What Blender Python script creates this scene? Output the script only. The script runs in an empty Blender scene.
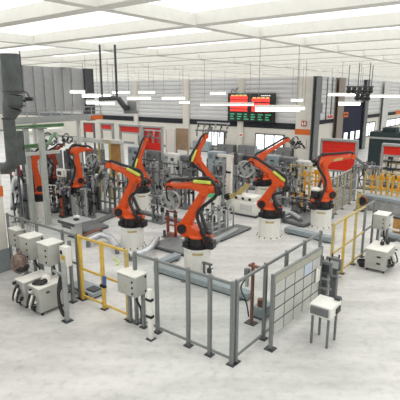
import bpy, bmesh, math, random
from mathutils import Vector, Matrix
V = Vector
C = bpy.context.scene.collection
sc = bpy.context.scene
random.seed(7)

# ------------------------------------------------------------------ camera
H, F = 6.0, 446.5
TILT = math.radians(13.46)
FW = V((0, math.cos(TILT), -math.sin(TILT)))
UP = V((0, math.sin(TILT), math.cos(TILT)))
CAM = V((0, 0, H))
cd = bpy.data.cameras.new('camera'); cam = bpy.data.objects.new('camera', cd); C.objects.link(cam)
cam.location = CAM; cam.rotation_euler = (math.pi/2 - TILT, 0, 0)
cd.sensor_width = 36; cd.lens = 36*F/400; cd.clip_end = 400
sc.camera = cam

def ray(px, py): return V(((px-200)/F, 0, 0)) + UP*((200-py)/F) + FW
def P(px, py, z=0.0):
    r = ray(px, py); return CAM + r*((z-H)/r.z)
def at(px, py, y):
    r = ray(px, py); return CAM + r*(y/r.y)
def hit(px, py, p0, n):
    r = ray(px, py); return CAM + r*((p0-CAM).dot(n)/r.dot(n))
A1 = math.radians(52.0)     # run of the right-hand lines (going right and away)
A2 = math.radians(-38.0)    # run of the left-hand lines (going right and nearer)
D1 = V((math.cos(A1), math.sin(A1), 0)); D2 = V((math.cos(A2), math.sin(A2), 0))
Z = V((0, 0, 1))

# ------------------------------------------------------------------ materials
MATS = {}
def mat(name, col, rough=.5, metal=0., var=.08, scale=6., emit=None, es=1., coat=0., bump=0.):
    m = bpy.data.materials.new(name); m.use_nodes = True
    nt = m.node_tree; b = nt.nodes['Principled BSDF']
    b.inputs['Roughness'].default_value = rough; b.inputs['Metallic'].default_value = metal
    if coat: b.inputs['Coat Weight'].default_value = coat
    tc = nt.nodes.new('ShaderNodeTexCoord'); nz = nt.nodes.new('ShaderNodeTexNoise')
    nz.inputs['Scale'].default_value = scale; nz.inputs['Detail'].default_value = 4
    nt.links.new(tc.outputs['Object'], nz.inputs['Vector'])
    rp = nt.nodes.new('ShaderNodeValToRGB')
    rp.color_ramp.elements[0].position = .3; rp.color_ramp.elements[1].position = .7
    rp.color_ramp.elements[0].color = [max(0, c*(1-var)) for c in col]+[1]
    rp.color_ramp.elements[1].color = [min(1, c*(1+var)) for c in col]+[1]
    nt.links.new(nz.outputs['Fac'], rp.inputs['Fac'])
    nt.links.new(rp.outputs['Color'], b.inputs['Base Color'])
    if bump:
        bp = nt.nodes.new('ShaderNodeBump'); bp.inputs['Strength'].default_value = bump; bp.inputs['Distance'].default_value = .02
        nt.links.new(nz.outputs['Fac'], bp.inputs['Height']); nt.links.new(bp.outputs['Normal'], b.inputs['Normal'])
    if emit:
        b.inputs['Emission Color'].default_value = list(emit)+[1]; b.inputs['Emission Strength'].default_value = es
    MATS[name] = m; return m
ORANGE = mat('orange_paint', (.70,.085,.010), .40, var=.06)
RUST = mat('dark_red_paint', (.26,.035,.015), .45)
BLACK = mat('black_plastic', (.012,.012,.014), .45, var=.2)
DARK = mat('dark_grey_steel', (.06,.065,.07), .45, .3, var=.2)
STEEL = mat('grey_steel', (.17,.18,.185), .45, .25, var=.15)
LSTEEL = mat('light_grey_steel', (.36,.38,.38), .45, .15, var=.1)
BLUEGREY = mat('blue_grey_paint', (.28,.33,.355), .45, var=.1)
FENCE = mat('fence_grey_paint', (.20,.215,.21), .45, .1)
ALU = mat('aluminium', (.55,.56,.56), .3, .7, var=.1)
FOIL = mat('silver_foil', (.62,.65,.68), .3, .75, var=.1, scale=12, bump=.15)
WHITE = mat('white_paint', (.80,.80,.75), .4, var=.03)
CREAM = mat('cream_cabinet_paint', (.44,.45,.42), .45, var=.04)
PALE = mat('pale_grey_paint', (.60,.61,.59), .45, var=.05)
YELLOW = mat('yellow_paint', (.66,.44,.08), .45, var=.12)
OCHRE = mat('ochre_paint', (.50,.40,.16), .5, var=.15)
AMBER = mat('amber_paint', (.78,.38,.02), .45, var=.1)
LIME = mat('lime_sleeve', (.62,.72,.12), .5, var=.15)
RED = mat('red_curtain', (.72,.022,.008), .5, var=.08)
DKRED = mat('red_enamel', (.42,.02,.02), .4)
GANTRY = mat('gantry_grey_green', (.40,.43,.40), .5, var=.08)
GREEN = mat('green_paint', (.16,.30,.16), .5, var=.15)
MINT = mat('mint_plastic', (.10,.62,.28), .45, var=.1)
NAVY = mat('navy_paint', (.006,.010,.034), .85, var=.1)
BAND = mat('dark_band', (.012,.015,.022), .8, var=.1)
ORBAND = mat('orange_band', (.62,.13,.015), .5)
WALLUP = mat('cladding', (.58,.585,.59), .6, var=.03, scale=1.5)
WALLLO = mat('cream_plaster', (.66,.64,.58), .7, var=.04, scale=2)
SKIRT = mat('grey_skirting', (.22,.25,.26), .6)
DUCT = mat('galvanised_duct', (.095,.108,.108), .55, .2, var=.25, scale=3)
GREENBLACK = mat('dark_green_enclosure', (.010,.026,.026), .7, var=.2)
WOOD = mat('brown_board', (.36,.26,.17), .65, var=.12, scale=4)
TANMESH = mat('tan_panel', (.48,.26,.08), .6, var=.2)
PAPER = mat('paper', (.52,.53,.50), .7, var=.05)
BLUEPAPER = mat('blue_paper', (.50,.58,.68), .7, var=.05)
BOARD = mat('board_dark', (.05,.05,.05), .7)
HEADER = mat('board_header', (.40,.40,.33), .6)
BAG = mat('brown_plastic_bag', (.18,.12,.10), .3, var=.6, scale=9)
BLUE = mat('blue_plastic', (.05,.12,.35), .4)
HOSE = mat('brown_hose', (.22,.09,.06), .5)
TUBE = mat('lamp_tube', (.9,.9,.9), .4, emit=(1,1,.97), es=3.2)
PANE = mat('bright_pane', (.8,.85,.9), .2, emit=(.95,1,1), es=1.3)
ROOFGLOW = mat('added_roof_glow', (.9,.9,.9), .5, emit=(1,.985,.96), es=1.0)  # added overhead glow, main light of the hall
SCREENK = mat('screen_black', (.006,.012,.010), .3)
SCRED = mat('screen_red', (.5,.02,.02), .4, emit=(1,.06,.04), es=.85)
SCORG = mat('screen_orange', (.6,.3,.1), .4, emit=(1,.45,.18), es=.9)
SCGRN = mat('screen_green', (.05,.3,.15), .4, emit=(.08,.5,.25), es=.35)
SCWHT = mat('screen_white', (.5,.5,.5), .4, emit=(.9,.9,.9), es=.6)

def glassy():
    m = bpy.data.materials.new('clear_panel'); m.use_nodes = True; nt = m.node_tree
    for n in list(nt.nodes): nt.nodes.remove(n)
    o = nt.nodes.new('ShaderNodeOutputMaterial'); mx = nt.nodes.new('ShaderNodeMixShader')
    t = nt.nodes.new('ShaderNodeBsdfTransparent'); g = nt.nodes.new('ShaderNodeBsdfGlossy')
    g.inputs['Roughness'].default_value = .08; t.inputs['Color'].default_value = (.96,.975,.97,1)
    mx.inputs[0].default_value = .025
    nt.links.new(t.outputs[0], mx.inputs[1]); nt.links.new(g.outputs[0], mx.inputs[2])
    nt.links.new(mx.outputs[0], o.inputs[0]); return m
GLASS = glassy()

def floor_mat():
    m = bpy.data.materials.new('sealed_concrete'); m.use_nodes = True; nt = m.node_tree
    b = nt.nodes['Principled BSDF']; tc = nt.nodes.new('ShaderNodeTexCoord')
    n1 = nt.nodes.new('ShaderNodeTexNoise'); n1.inputs['Scale'].default_value = .55; n1.inputs['Detail'].default_value = 8; n1.inputs['Roughness'].default_value = .65
    mp = nt.nodes.new('ShaderNodeMapping'); mp.inputs['Rotation'].default_value = (0,0,A1); mp.inputs['Scale'].default_value = (.6,2.2,1)
    nt.links.new(tc.outputs['Object'], mp.inputs['Vector']); nt.links.new(mp.outputs[0], n1.inputs['Vector'])
    n2 = nt.nodes.new('ShaderNodeTexNoise'); n2.inputs['Scale'].default_value = 5; n2.inputs['Detail'].default_value = 6
    nt.links.new(tc.outputs['Object'], n2.inputs['Vector'])
    r = nt.nodes.new('ShaderNodeValToRGB')
    r.color_ramp.elements[0].position = .32; r.color_ramp.elements[0].color = (.46,.46,.452,1)
    r.color_ramp.elements[1].position = .62; r.color_ramp.elements[1].color = (.67,.67,.655,1)
    nt.links.new(n1.outputs['Fac'], r.inputs['Fac'])
    r2 = nt.nodes.new('ShaderNodeValToRGB')
    r2.color_ramp.elements[0].position = .25; r2.color_ramp.elements[0].color = (.82,.82,.82,1)
    r2.color_ramp.elements[1].position = .5; r2.color_ramp.elements[1].color = (1,1,1,1)
    nt.links.new(n2.outputs['Fac'], r2.inputs['Fac'])
    mx = nt.nodes.new('ShaderNodeMix'); mx.data_type = 'RGBA'; mx.blend_type = 'MULTIPLY'; mx.inputs[0].default_value = 1
    nt.links.new(r.outputs[0], mx.inputs[6]); nt.links.new(r2.outputs[0], mx.inputs[7])
    nt.links.new(mx.outputs[2], b.inputs['Base Color']); b.inputs['Roughness'].default_value = .42
    return m
FLOOR = floor_mat()

# ------------------------------------------------------------------ mesh builder
class MB:
    def __init__(s): s.v = []; s.f = []
    def add(s, vs, fs):
        o = len(s.v); s.v += [V(x) for x in vs]; s.f += [[i+o for i in f] for f in fs]; return s
    def box(s, c, size, R=None, bev=0.):
        c = V(c); hx, hy, hz = [q/2 for q in size]
        if bev:
            bm = bmesh.new(); bmesh.ops.create_cube(bm, size=1)
            for q in bm.verts: q.co = V((q.co.x*size[0], q.co.y*size[1], q.co.z*size[2]))
            bmesh.ops.bevel(bm, geom=bm.edges[:], offset=bev, segments=2, affect='EDGES', profile=.5)
            bm.verts.ensure_lookup_table()
            vs = [q.co.copy() for q in bm.verts]; fs = [[q.index for q in f.verts] for f in bm.faces]; bm.free()
        else:
            vs = [V((x*hx, y*hy, z*hz)) for x in (-1,1) for y in (-1,1) for z in (-1,1)]
            fs = [[0,1,3,2],[4,6,7,5],[0,4,5,1],[2,3,7,6],[0,2,6,4],[1,5,7,3]]
        if R is not None: vs = [R @ q for q in vs]
        return s.add([q+c for q in vs], fs)
    def b2(s, x0, x1, y0, y1, z0, z1, bev=0.):
        return s.box(((x0+x1)/2,(y0+y1)/2,(z0+z1)/2), (abs(x1-x0),abs(y1-y0),abs(z1-z0)), bev=bev)
    def bar(s, p, q, w, h=None, side=None, bev=0.):
        p = V(p); q = V(q); h = h or w; d = (q-p); L = d.length
        if L < 1e-6: return s
        d /= L
        u = side or (Z if abs(d.z) < .9 else V((0,1,0)))
        a = d.cross(u).normalized(); u = a.cross(d)
        R = Matrix((a, d, u)).transposed()
        return s.box((p+q)/2, (w, L, h), R, bev)
    def cyl(s, p, q, r, r2=None, n=16, caps=True):
        p = V(p); q = V(q); r2 = r if r2 is None else r2; d = (q-p).normalized()
        a = d.orthogonal().normalized(); b = d.cross(a)
        vs = []; fs = []
        for c, rr in ((p, r), (q, r2)):
            vs += [c + (a*math.cos(2*math.pi*i/n)+b*math.sin(2*math.pi*i/n))*rr for i in range(n)]
        fs += [[i, (i+1)%n, n+(i+1)%n, n+i] for i in range(n)]
        if caps: fs += [list(range(n))[::-1], list(range(n, 2*n))]
        return s.add(vs, fs)
    def lathe(s, prof, c=(0,0,0), n=28):
        c = V(c); vs = []; fs = []; m = len(prof)
        for r, z in prof: vs += [c+V((r*math.cos(2*math.pi*i/n), r*math.sin(2*math.pi*i/n), z)) for i in range(n)]
        for k in range(m-1): fs += [[k*n+i, k*n+(i+1)%n, (k+1)*n+(i+1)%n, (k+1)*n+i] for i in range(n)]
        fs += [list(range(n))[::-1], list(range((m-1)*n, m*n))]
        return s.add(vs, fs)
    def tube(s, pts, r, n=8, sub=6, rip=0.):
        pts = [V(p) for p in pts]
        if sub and len(pts) > 2:
            o = []
            e = [pts[0]*2-pts[1]]+pts+[pts[-1]*2-pts[-2]]
            for i in range(1, len(e)-2):
                for k in range(sub):
                    t = k/sub; a, b, c, d = e[i-1], e[i], e[i+1], e[i+2]
                    o.append(.5*((2*b)+(c-a)*t+(2*a-5*b+4*c-d)*t*t+(3*b-a-3*c+d)*t**3))
            pts = o+[pts[-1]]
        if rip:
            o = []
            for i in range(len(pts)-1):
                k = max(1, int((pts[i+1]-pts[i]).length/rip))
                o += [pts[i].lerp(pts[i+1], j/k) for j in range(k)]
            pts = o+[pts[-1]]
        vs = []; fs = []; a = None
        for i, p in enumerate(pts):
            d = (pts[min(i+1, len(pts)-1)]-pts[max(i-1, 0)]).normalized()
            a = d.orthogonal().normalized() if a is None else (a-d*a.dot(d)).normalized()
            b = d.cross(a); rr = r*(1+.05*(i % 2)) if rip else r
            vs += [p+(a*math.cos(2*math.pi*k/n)+b*math.sin(2*math.pi*k/n))*rr for k in range(n)]
        for i in range(len(pts)-1): fs += [[i*n+k, i*n+(k+1)%n, (i+1)*n+(k+1)%n, (i+1)*n+k] for k in range(n)]
        fs += [list(range(n))[::-1], [(len(pts)-1)*n+k for k in range(n)]]
        return s.add(vs, fs)
    def prism(s, poly, ext):
        n = len(poly); poly = [V(p) for p in poly]; ext = V(ext)
        return s.add(poly+[p+ext for p in poly], [list(range(n))[::-1], list(range(n, 2*n))]+[[i,(i+1)%n,n+(i+1)%n,n+i] for i in range(n)])
    def ball(s, c, r, sq=(1,1,1), n=12, jit=0.):
        c = V(c); vs = [c+V((0,0,-r*sq[2]))]; fs = []; m = n//2
        for j in range(1, m):
            t = -math.pi/2+math.pi*j/m
            for i in range(n):
                k = 1+random.uniform(-jit, jit)
                vs.append(c+V((r*sq[0]*math.cos(t)*math.cos(2*math.pi*i/n)*k, r*sq[1]*math.cos(t)*math.sin(2*math.pi*i/n)*k, r*sq[2]*math.sin(t)*k)))
        vs.append(c+V((0,0,r*sq[2])))
        for i in range(n):
            fs.append([0, 1+(i+1)%n, 1+i])
            for j in range(m-2): fs.append([1+j*n+i, 1+j*n+(i+1)%n, 1+(j+1)*n+(i+1)%n, 1+(j+1)*n+i])
            fs.append([len(vs)-1, 1+(m-2)*n+i, 1+(m-2)*n+(i+1)%n])
        return s.add(vs, fs)
    def capsule2(s, p, q, r0, r1, n, th):
        """rounded tapered link in the plane with normal n, thickness th"""
        p = V(p); q = V(q); d = (q-p).normalized(); u = n.cross(d); poly = []
        for i in range(9):
            t = math.pi/2+math.pi*i/8; poly.append(p+(d*math.cos(t)+u*math.sin(t))*r0)
        for i in range(9):
            t = -math.pi/2+math.pi*i/8; poly.append(q+(d*math.cos(t)+u*math.sin(t))*r1)
        return s.prism([x-n*th/2 for x in poly], n*th)
    def build(s, name, m, parent=None):
        me = bpy.data.meshes.new(name); me.from_pydata([tuple(v) for v in s.v], [], s.f)
        bm = bmesh.new(); bm.from_mesh(me); bmesh.ops.recalc_face_normals(bm, faces=bm.faces[:]); bm.to_mesh(me); bm.free()
        me.materials.append(m)
        me.polygons.foreach_set('use_smooth', [True]*len(me.polygons)); me.set_sharp_from_angle(angle=math.radians(38))
        o = bpy.data.objects.new(name, me); C.objects.link(o)
        if parent: o.parent = parent
        return o

def thing(name, label, cat, loc, rz=0., group=None):
    o = bpy.data.objects.new(name, None); C.objects.link(o); o.empty_display_size = .2
    o.location = V(loc); o.rotation_euler = (0,0,rz); o['label'] = label; o['category'] = cat
    if group: o['group'] = group
    return o
def tag(o, label, cat, group=None):
    o['label'] = label; o['category'] = cat
    if group: o['group'] = group
    return o
def struct(name, mb, m, loc=None, rz=0., parent=None):
    o = mb.build(name, m, parent)
    if parent is None: o['kind'] = 'structure'
    if loc is not None: o.location = V(loc)
    o.rotation_euler = (0,0,rz); return o
def dup(root, loc, rz=None, label=None, group=None):
    def cp(o, par):
        c = o.copy(); C.objects.link(c)
        if par: c.parent = par
        for ch in o.children: cp(ch, c)
        return c
    r = cp(root, None); r.location = V(loc)
    if rz is not None: r.rotation_euler = (0,0,rz)
    if label: r['label'] = label
    if group: r['group'] = group
    return r
def loc_of(p, root, rz):           # world -> local of a thing at root turned by rz
    return Matrix.Rotation(-rz, 3, 'Z') @ (V(p)-V(root))

# ------------------------------------------------------------------ room shell
CEIL = 7.4
corner = at(316, 126, 40); corner.z = 0
N1 = V((D1.y, -D1.x, 0)); N2 = V((-D2.y, D2.x, 0))
struct('floor', MB().b2(-75, 75, -8, 120, -.2, 0), FLOOR)
# back wall: runs left and away from the corner.  local x right along D2, local -y towards the camera
def ribbed(length_l, length_r, z0, z1, pitch=.42):
    m = MB(); m.b2(-length_l, length_r, 0, .25, z0, z1)
    z = z0+.1
    while z < z1-.05:
        m.prism([(-length_l,0,z),(-length_l,-.035,z+.05),(-length_l,-.035,z+pitch-.09),(-length_l,0,z+pitch-.04)], (length_l+length_r,0,0)); z += pitch
    return m
def whit(px, py): return hit(px, py, corner, V((D2.y, -D2.x, 0)))
def wl(px, py): return loc_of(whit(px, py), corner, A2)
zb0 = whit(250, 127.2).z; zb1 = whit(250, 121.6).z
struct('wall_back', MB().b2(-75, 0, 0, .25, 0, zb0), WALLLO, corner, A2)
struct('wall_back_cladding', ribbed(75, 0, zb1, CEIL), WALLUP, corner, A2)
k = 1
for a, b in ((100, 135), (139, 184), (190, 238.5), (244, 297)):
    struct('trim_%d' % k, MB().b2(wl(a,120).x, wl(b,120).x, -.06, .1, zb0-.001, zb1+.001), BAND, corner, A2); k += 1
for a, b in ((135, 139), (184, 190), (238.5, 244)):
    x0, x1 = wl(a,120).x, wl(b,120).x
    struct('column_%d' % k, MB().b2(x0, x1, -.2, .1, 0, CEIL).b2(x0+.12, x1-.12, -.24, -.2, 0, CEIL), WALLLO, corner, A2); k += 1
# wide column at the corner with an orange band
xc = wl(297, 130).x
struct('column_corner', MB().b2(xc, .05, -.35, .3, 0, CEIL), WALLLO, corner, A2)
struct('trim_%d' % k, MB().b2(xc-.02, .07, -.38, .32, whit(305,134.5).z, whit(305,129).z), ORBAND, corner, A2); k += 1
# right wall, running right and away
def rhit(px, py): return hit(px, py, corner, V((D1.y, -D1.x, 0)))
def rl(px, py): return loc_of(rhit(px, py), corner, A1)
zr0 = rhit(372, 117.5).z; zr1 = rhit(372, 114.2).z
struct('wall_right', MB().b2(0, 70, 0, .25, 0, zr0), WALLLO, corner, A1)
struct('wall_right_cladding', ribbed(0, 70, zr1, CEIL), WALLUP, corner, A1)
for a, b in ((317, 333), (364, 379), (384.5, 395)):
    struct('trim_%d' % k, MB().b2(rl(a,120).x, rl(b,120).x, -.06, .1, zr0, zr1), BAND, corner, A1); k += 1
struct('trim_%d' % k, MB().b2(rl(395,115).x, rl(402,115).x, -.07, .1, zr0, zr1+.1), ORBAND, corner, A1); k += 1
def icol(a, b, m, dep=.4):
    global k
    x0, x1 = rl(a,115).x, rl(b,115).x
    struct('column_%d' % k, MB().b2(x0, x1, -dep, -dep+.06, 0, CEIL).b2(x0, x1, -.08, -.02, 0, CEIL).b2((x0+x1)/2-.06, (x0+x1)/2+.06, -dep+.05, -.06, 0, CEIL), m, corner, A1); k += 1
icol(311, 315.5, STEEL); icol(333.5, 339.5, OCHRE and mat('column_taupe', (.26,.22,.19), .55)); icol(361, 364, STEEL); icol(379, 384.3, PALE)
# vertical panel joints on the recess between the first two columns
mj = MB()
for x in (320, 326, 331): mj.b2(rl(x,100).x-.06, rl(x,100).x+.06, -.1, -.03, zr1, CEIL)
mj.b2(rl(317,103).x, rl(322,103).x, -.09, -.03, rhit(319,113).z, rhit(319,103).z)
struct('trim_%d' % k, mj, STEEL, corner, A1); k += 1
# left near wall with orange stripe and grey skirting
pl = P(10.5, 269.5); lw = pl
struct('wall_left', MB().b2(-9, 0, 0, .3, 0, CEIL), WALLLO, pl, A1)
def lhit(px, py): return hit(px, py, pl, V((D1.y, -D1.x, 0)))
struct('trim_%d' % k, MB().b2(-9, .02, -.02, .32, lhit(4,196).z, lhit(4,185.5).z), ORBAND, pl, A1); k += 1
struct('baseboard_left', MB().b2(-9, .02, -.03, .31, 0, lhit(4, 249).z), SKIRT, pl, A1)
struct('baseboard_back', MB().b2(-75, xc, -.03, .0, 0, .25), SKIRT, corner, A2)
# far left corrugated partition hung above the catwalk
pp = at(12, 116, 23.5); pp.z = 0
LP_ = loc_of(hit(86, 100, pp, V((D1.y, -D1.x, 0))), pp, A1).x; mp_ = MB()
mp_.b2(-1, LP_, .0, .1, 5.0, CEIL)
for i in range(int((LP_+1)/.6)): mp_.b2(-1+i*.6, -.82+i*.6, -.09, .0, 5.0, CEIL)
struct('wall_partition', mp_, mat('grey_sheeting', (.36,.37,.375), .6), pp, A1)
struct('column_partition', MB().b2(LP_-.1, LP_+.45, -.25, .2, 4.4, CEIL), DARK, pp, A1)
# ceiling: white purlins under an added glowing sheet that whitens the roof and lights the hall
cl = MB(); sk = MB()
for i in range(-20, 34):
    y = i*2.6
    cl.b2(-70, 70, y-.16, y+.16, CEIL, CEIL+.25)
for i in range(-10, 11): cl.b2(i*6-.12, i*6+.12, -50, 88, CEIL-.02, CEIL+.22)
oc = struct('ceiling', cl, WHITE, (0, 20, 0), A1-math.pi/2)
os_ = struct('added_glow_panels', sk.b2(-70, 70, -52, 88, CEIL+.25, CEIL+.35), ROOFGLOW, (0, 20, 0), A1-math.pi/2)

# windows (bright glazing with dark frames)
wn = 1
def window(hitf, lf, rz, a, b, y0, y1, panes, parent_name='window_%d'):
    global wn
    x0, x1 = lf(a,(y0+y1)/2).x, lf(b,(y0+y1)/2).x
    mx = (a+b)/2; z1, z0 = hitf(mx, y0).z, hitf(mx, y1).z
    m = MB(); t = .09
    m.b2(x0, x1, -.14, .02, z0, z0+t).b2(x0, x1, -.14, .02, z1-t, z1)
    for i in range(panes+1):
        xx = x0+(x1-x0)*i/panes; m.b2(xx-t/2, xx+t/2, -.14, .02, z0, z1)
    o = struct('window_%d' % wn, m, BLACK, corner, rz); wn += 1
    for i in range(panes):
        p0 = x0+(x1-x0)*i/panes+t/2; p1 = x0+(x1-x0)*(i+1)/panes-t/2
        MB().b2(p0, p1, -.08, -.04, z0+t, z1-t).build('pane', PANE, o)
window(whit, wl, A2, 256, 284, 134, 150.5, 3)
window(whit, wl, A2, 206.5, 224.5, 130, 146, 3)
window(rhit, rl, A1, 365, 373.5, 122, 136, 3)
window(rhit, rl, A1, 385, 399, 118.5, 126, 3)
# navy rolling door on the right wall
x0, x1 = rl(340.5,120).x, rl(361,120).x; z1 = rhit(350,104).z
md = MB(); md.b2(x0, x1, -.12, .0, 0, z1)
zz = .1
while zz < z1-.1: md.b2(x0+.05, x1-.05, -.15, -.12, zz, zz+.22); zz += .26
dr = struct('door_1', md, NAVY, corner, A1)
for a, b in ((342.5, 345.5), (349, 352), (354.5, 357.5)):
    MB().b2(rl(a,135).x, rl(b,135).x, -.19, -.14, rhit(350,139.5).z, rhit(350,131.5).z, ).build('door_window', PANE, dr)

# wall signs
def wsign(name, label, hitf, lf, rz, a, b, y0, y1, m, mark, off=-.42):
    x0, x1 = lf(a,(y0+y1)/2).x, lf(b,(y0+y1)/2).x; z1, z0 = hitf((a+b)/2,y0).z, hitf((a+b)/2,y1).z
    t = thing(name, label, 'sign', corner+Z*0, rz)
    t.location = corner + Matrix.Rotation(rz,3,'Z') @ V(((x0+x1)/2, off, z0))
    w = x1-x0; h = z1-z0
    MB().b2(-w/2, w/2, -.03, 0, 0, h).build('sign_plate', m, t)
    mk = MB()
    for q in mark: mk.b2(-w/2+q[0]*w, -w/2+q[1]*w, -.045, -.03, q[2]*h, q[3]*h)
    mk.build('sign_mark', q_m, t); return t
q_m = WHITE
wsign('safety_sign', 'small dark red safety sign on the white corner column above its orange band', whit, wl, A2, 303.5, 308.5, 120.5, 126, DKRED, [(.15,.3,.2,.85),(.3,.5,.2,.32),(.3,.5,.5,.6),(.6,.85,.2,.85)])
q_m = RED
wsign('safety_sign', 'pale sign with red print on the wall left of the navy rolling door', rhit, rl, A1, 325.5, 331.5, 114.5, 119, PALE, [(.1,.35,.2,.8),(.45,.9,.2,.8)], -.12)
q_m = BLACK
wsign('exit_sign', 'orange sign with a dark bar beside the navy rolling door', rhit, rl, A1, 338.8, 343.5, 112, 117, ORBAND, [(.15,.85,.4,.7)], -.45)
q_m = RED
wsign('wall_sign', 'small white sign with red print on the cream wall right of the middle column', whit, wl, A2, 240.5, 244.5, 133, 136.5, WHITE, [(.15,.85,.3,.7)], -.27)
q_m = BLACK
wsign('emblem_sign', 'white panel with black angular emblem on the corner column', whit, wl, A2, 300.2, 308, 138.5, 147.5, WALLLO, [(.0,.3,.35,.6),(.15,.4,.55,.8),(.35,.6,.3,.55),(.55,.8,.15,.35),(.7,.95,.0,.2)])

# andon board
x0, x1 = wl(230.3,108).x, wl(277,108).x; z0, z1 = whit(253,121.6).z, whit(253,93.2).z
t = thing('display_board', 'large black production display board with red and green rows above the windows', 'display board', corner+Matrix.Rotation(A2,3,'Z') @ V((x0,-.26,z0)), A2)
W_, H_ = x1-x0, z1-z0
MB().b2(0, W_, -.22, .0, 0, H_, bev=.03).build('housing', SCREENK, t)
def cell(n, m, a, b, c, d): MB().b2(a*W_, b*W_, -.25, -.215, c*H_, d*H_).build(n, m, t)
for (a, b, c, d) in ((.06,.44,.78,.90),(.06,.44,.62,.75),(.06,.44,.46,.59),(.53,.90,.70,.82),(.53,.90,.50,.66),(.53,.90,.36,.48),(.06,.44,.36,.43)):
    cell('red_row', SCRED, a, b, c, d)
for i in range(4): cell('orange_text', SCORG, .08+i*.09, .15+i*.09, .90, .94)
for i in range(4): cell('orange_text', SCORG, .55+i*.09, .62+i*.09, .82, .86)
for r in range(3):
    for i in range(6): cell('green_text', SCGRN, .07+i*.15, .07+i*.15+random.uniform(.06,.12), .07+r*.085, .11+r*.085)
cell('green_text', SCGRN, .2, .42, .955, .975)
for i in range(5): cell('white_text', SCWHT, .72+i*.04, .75+i*.04, .90, .935)
MB().tube([(.3,-.1,H_),(.5,-.15,H_+.35),(.8,-.1,H_+.2),(1.1,-.05,H_+.55)], .035).build('cable', BLACK, t)

# ------------------------------------------------------------------ hanging lamps
def lamp(xa, ya, xb, yb, d, label, th=.07):
    a, b = at(xa, ya, d), at(xb, yb, d)
    z = (a.z+b.z)/2; c = (a+b)/2; L = (b-a).length; rz = math.atan2((b-a).y, (b-a).x)
    t = thing('hanging_tube_lamp', label, 'lamp', (c.x, c.y, z), rz, 'hanging tube lamps')
    MB().b2(-L/2, L/2, -th*.8, th*.8, .03, .10, bev=.012).build('lamp_housing', WHITE, t)
    MB().cyl((-L/2+.02,0,-.02),(L/2-.02,0,-.02), th*.75, n=10).build('tube', TUBE, t)
    for s in (-.42, .42): MB().cyl((s*L,0,.1),(s*L,0,CEIL+.26-z), .008, n=6).build('suspension_wire', STEEL, t)
LAMPS = [
 (255,106.8,300,110,14,'big bright tube lamp hanging across the display board, nearest of the lamps',.10),
 (200,104.3,254,104.9,22,'long thin tube lamp in line with the left half of the display board',.04),
 (210,93,226,93.2,30,'short tube lamp high up left of the display board',.07),
 (291,100.3,303,100,26,'tube lamp left of the corner column, the upper of two there',.07),
 (297,108.2,305,108.2,20,'short tube lamp against the corner column, the lower of two there',.06),
 (328,94.2,364,95,27,'long tube lamp in front of the column left of the navy rolling door',.07),
 (365,95.4,402,96.6,26,'long tube lamp at the right edge high above the dark enclosure',.07),
 (338.5,104.8,360.5,102.2,22,'tube lamp hanging right over the navy rolling door',.085),
 (162,98.8,185,97.2,27,'tube lamp crossing the second cream column from the left',.09),
 (179,102.3,190,102.6,34,'small faint tube lamp just below the lamp at the second cream column',.06),
 (127,98.6,151,97.4,24,'tube lamp just right of the extraction arm head',.06),
 (138,92.3,155,92,30,'tube lamp high above the first cream column',.07),
 (100,103.2,115,103,24,'tube lamp under the boom of the extraction arm',.08),
 (70,91.5,85,91.8,26,'tube lamp in front of the grey corrugated partition, leftmost of the bright lamps',.08),
 (82,95.8,111,95.2,22,'tube lamp above the extraction arm boom at the partition corner',.10),
 (86,101.6,99,102.4,20,'tube lamp in front of the dark partition post',.09),
 (112,92.2,130,92.6,32,'tube lamp high above the extraction arm',.08)]
for L_ in LAMPS: lamp(*L_[:6], th=L_[6])

# ------------------------------------------------------------------ robots and pedestals
def pedestal(px, py, label, r=.48, h=.87, m=WHITE, strip=True):
    g = P(px, py); t = thing('robot_pedestal', label, 'pedestal', g, 0, 'robot pedestals')
    MB().lathe([(r*1.17,0),(r*1.17,.035),(r*1.02,.04)], n=36).build('base_flange', m, t)
    MB().lathe([(r*.97,.03),(r*.97,h-.05),(r*1.02,h-.045),(r*1.02,h)], n=36).build('column', m, t)
    b0 = None
    for i in range(12):
        a = 2*math.pi*i/12
        if b0 is None:
            b0 = MB().cyl((0,0,.03),(0,0,.075), .028, n=8).build('bolt', DARK, t); b = b0
        else:
            b = b0.copy(); C.objects.link(b); b.parent = t
        b.location = (r*1.09*math.cos(a), r*1.09*math.sin(a), 0)
    if strip:
        # curved label strip on the side facing the hall
        m_ = MB(); a0 = math.atan2(-g.y, -g.x)
        for i in range(6):
            a = a0-.38+i*.13; b = a+.13
            m_.prism([(r*.985*math.cos(a), r*.985*math.sin(a), h-.16),(r*.985*math.cos(b), r*.985*math.sin(b), h-.17),(r*.985*math.cos(b), r*.985*math.sin(b), h-.10),(r*.985*math.cos(a), r*.985*math.sin(a), h-.10)], (.012*math.cos(a), .012*math.sin(a), 0))
        m_.build('label_strip', OCHRE, t)
    return g+Z*h

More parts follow.
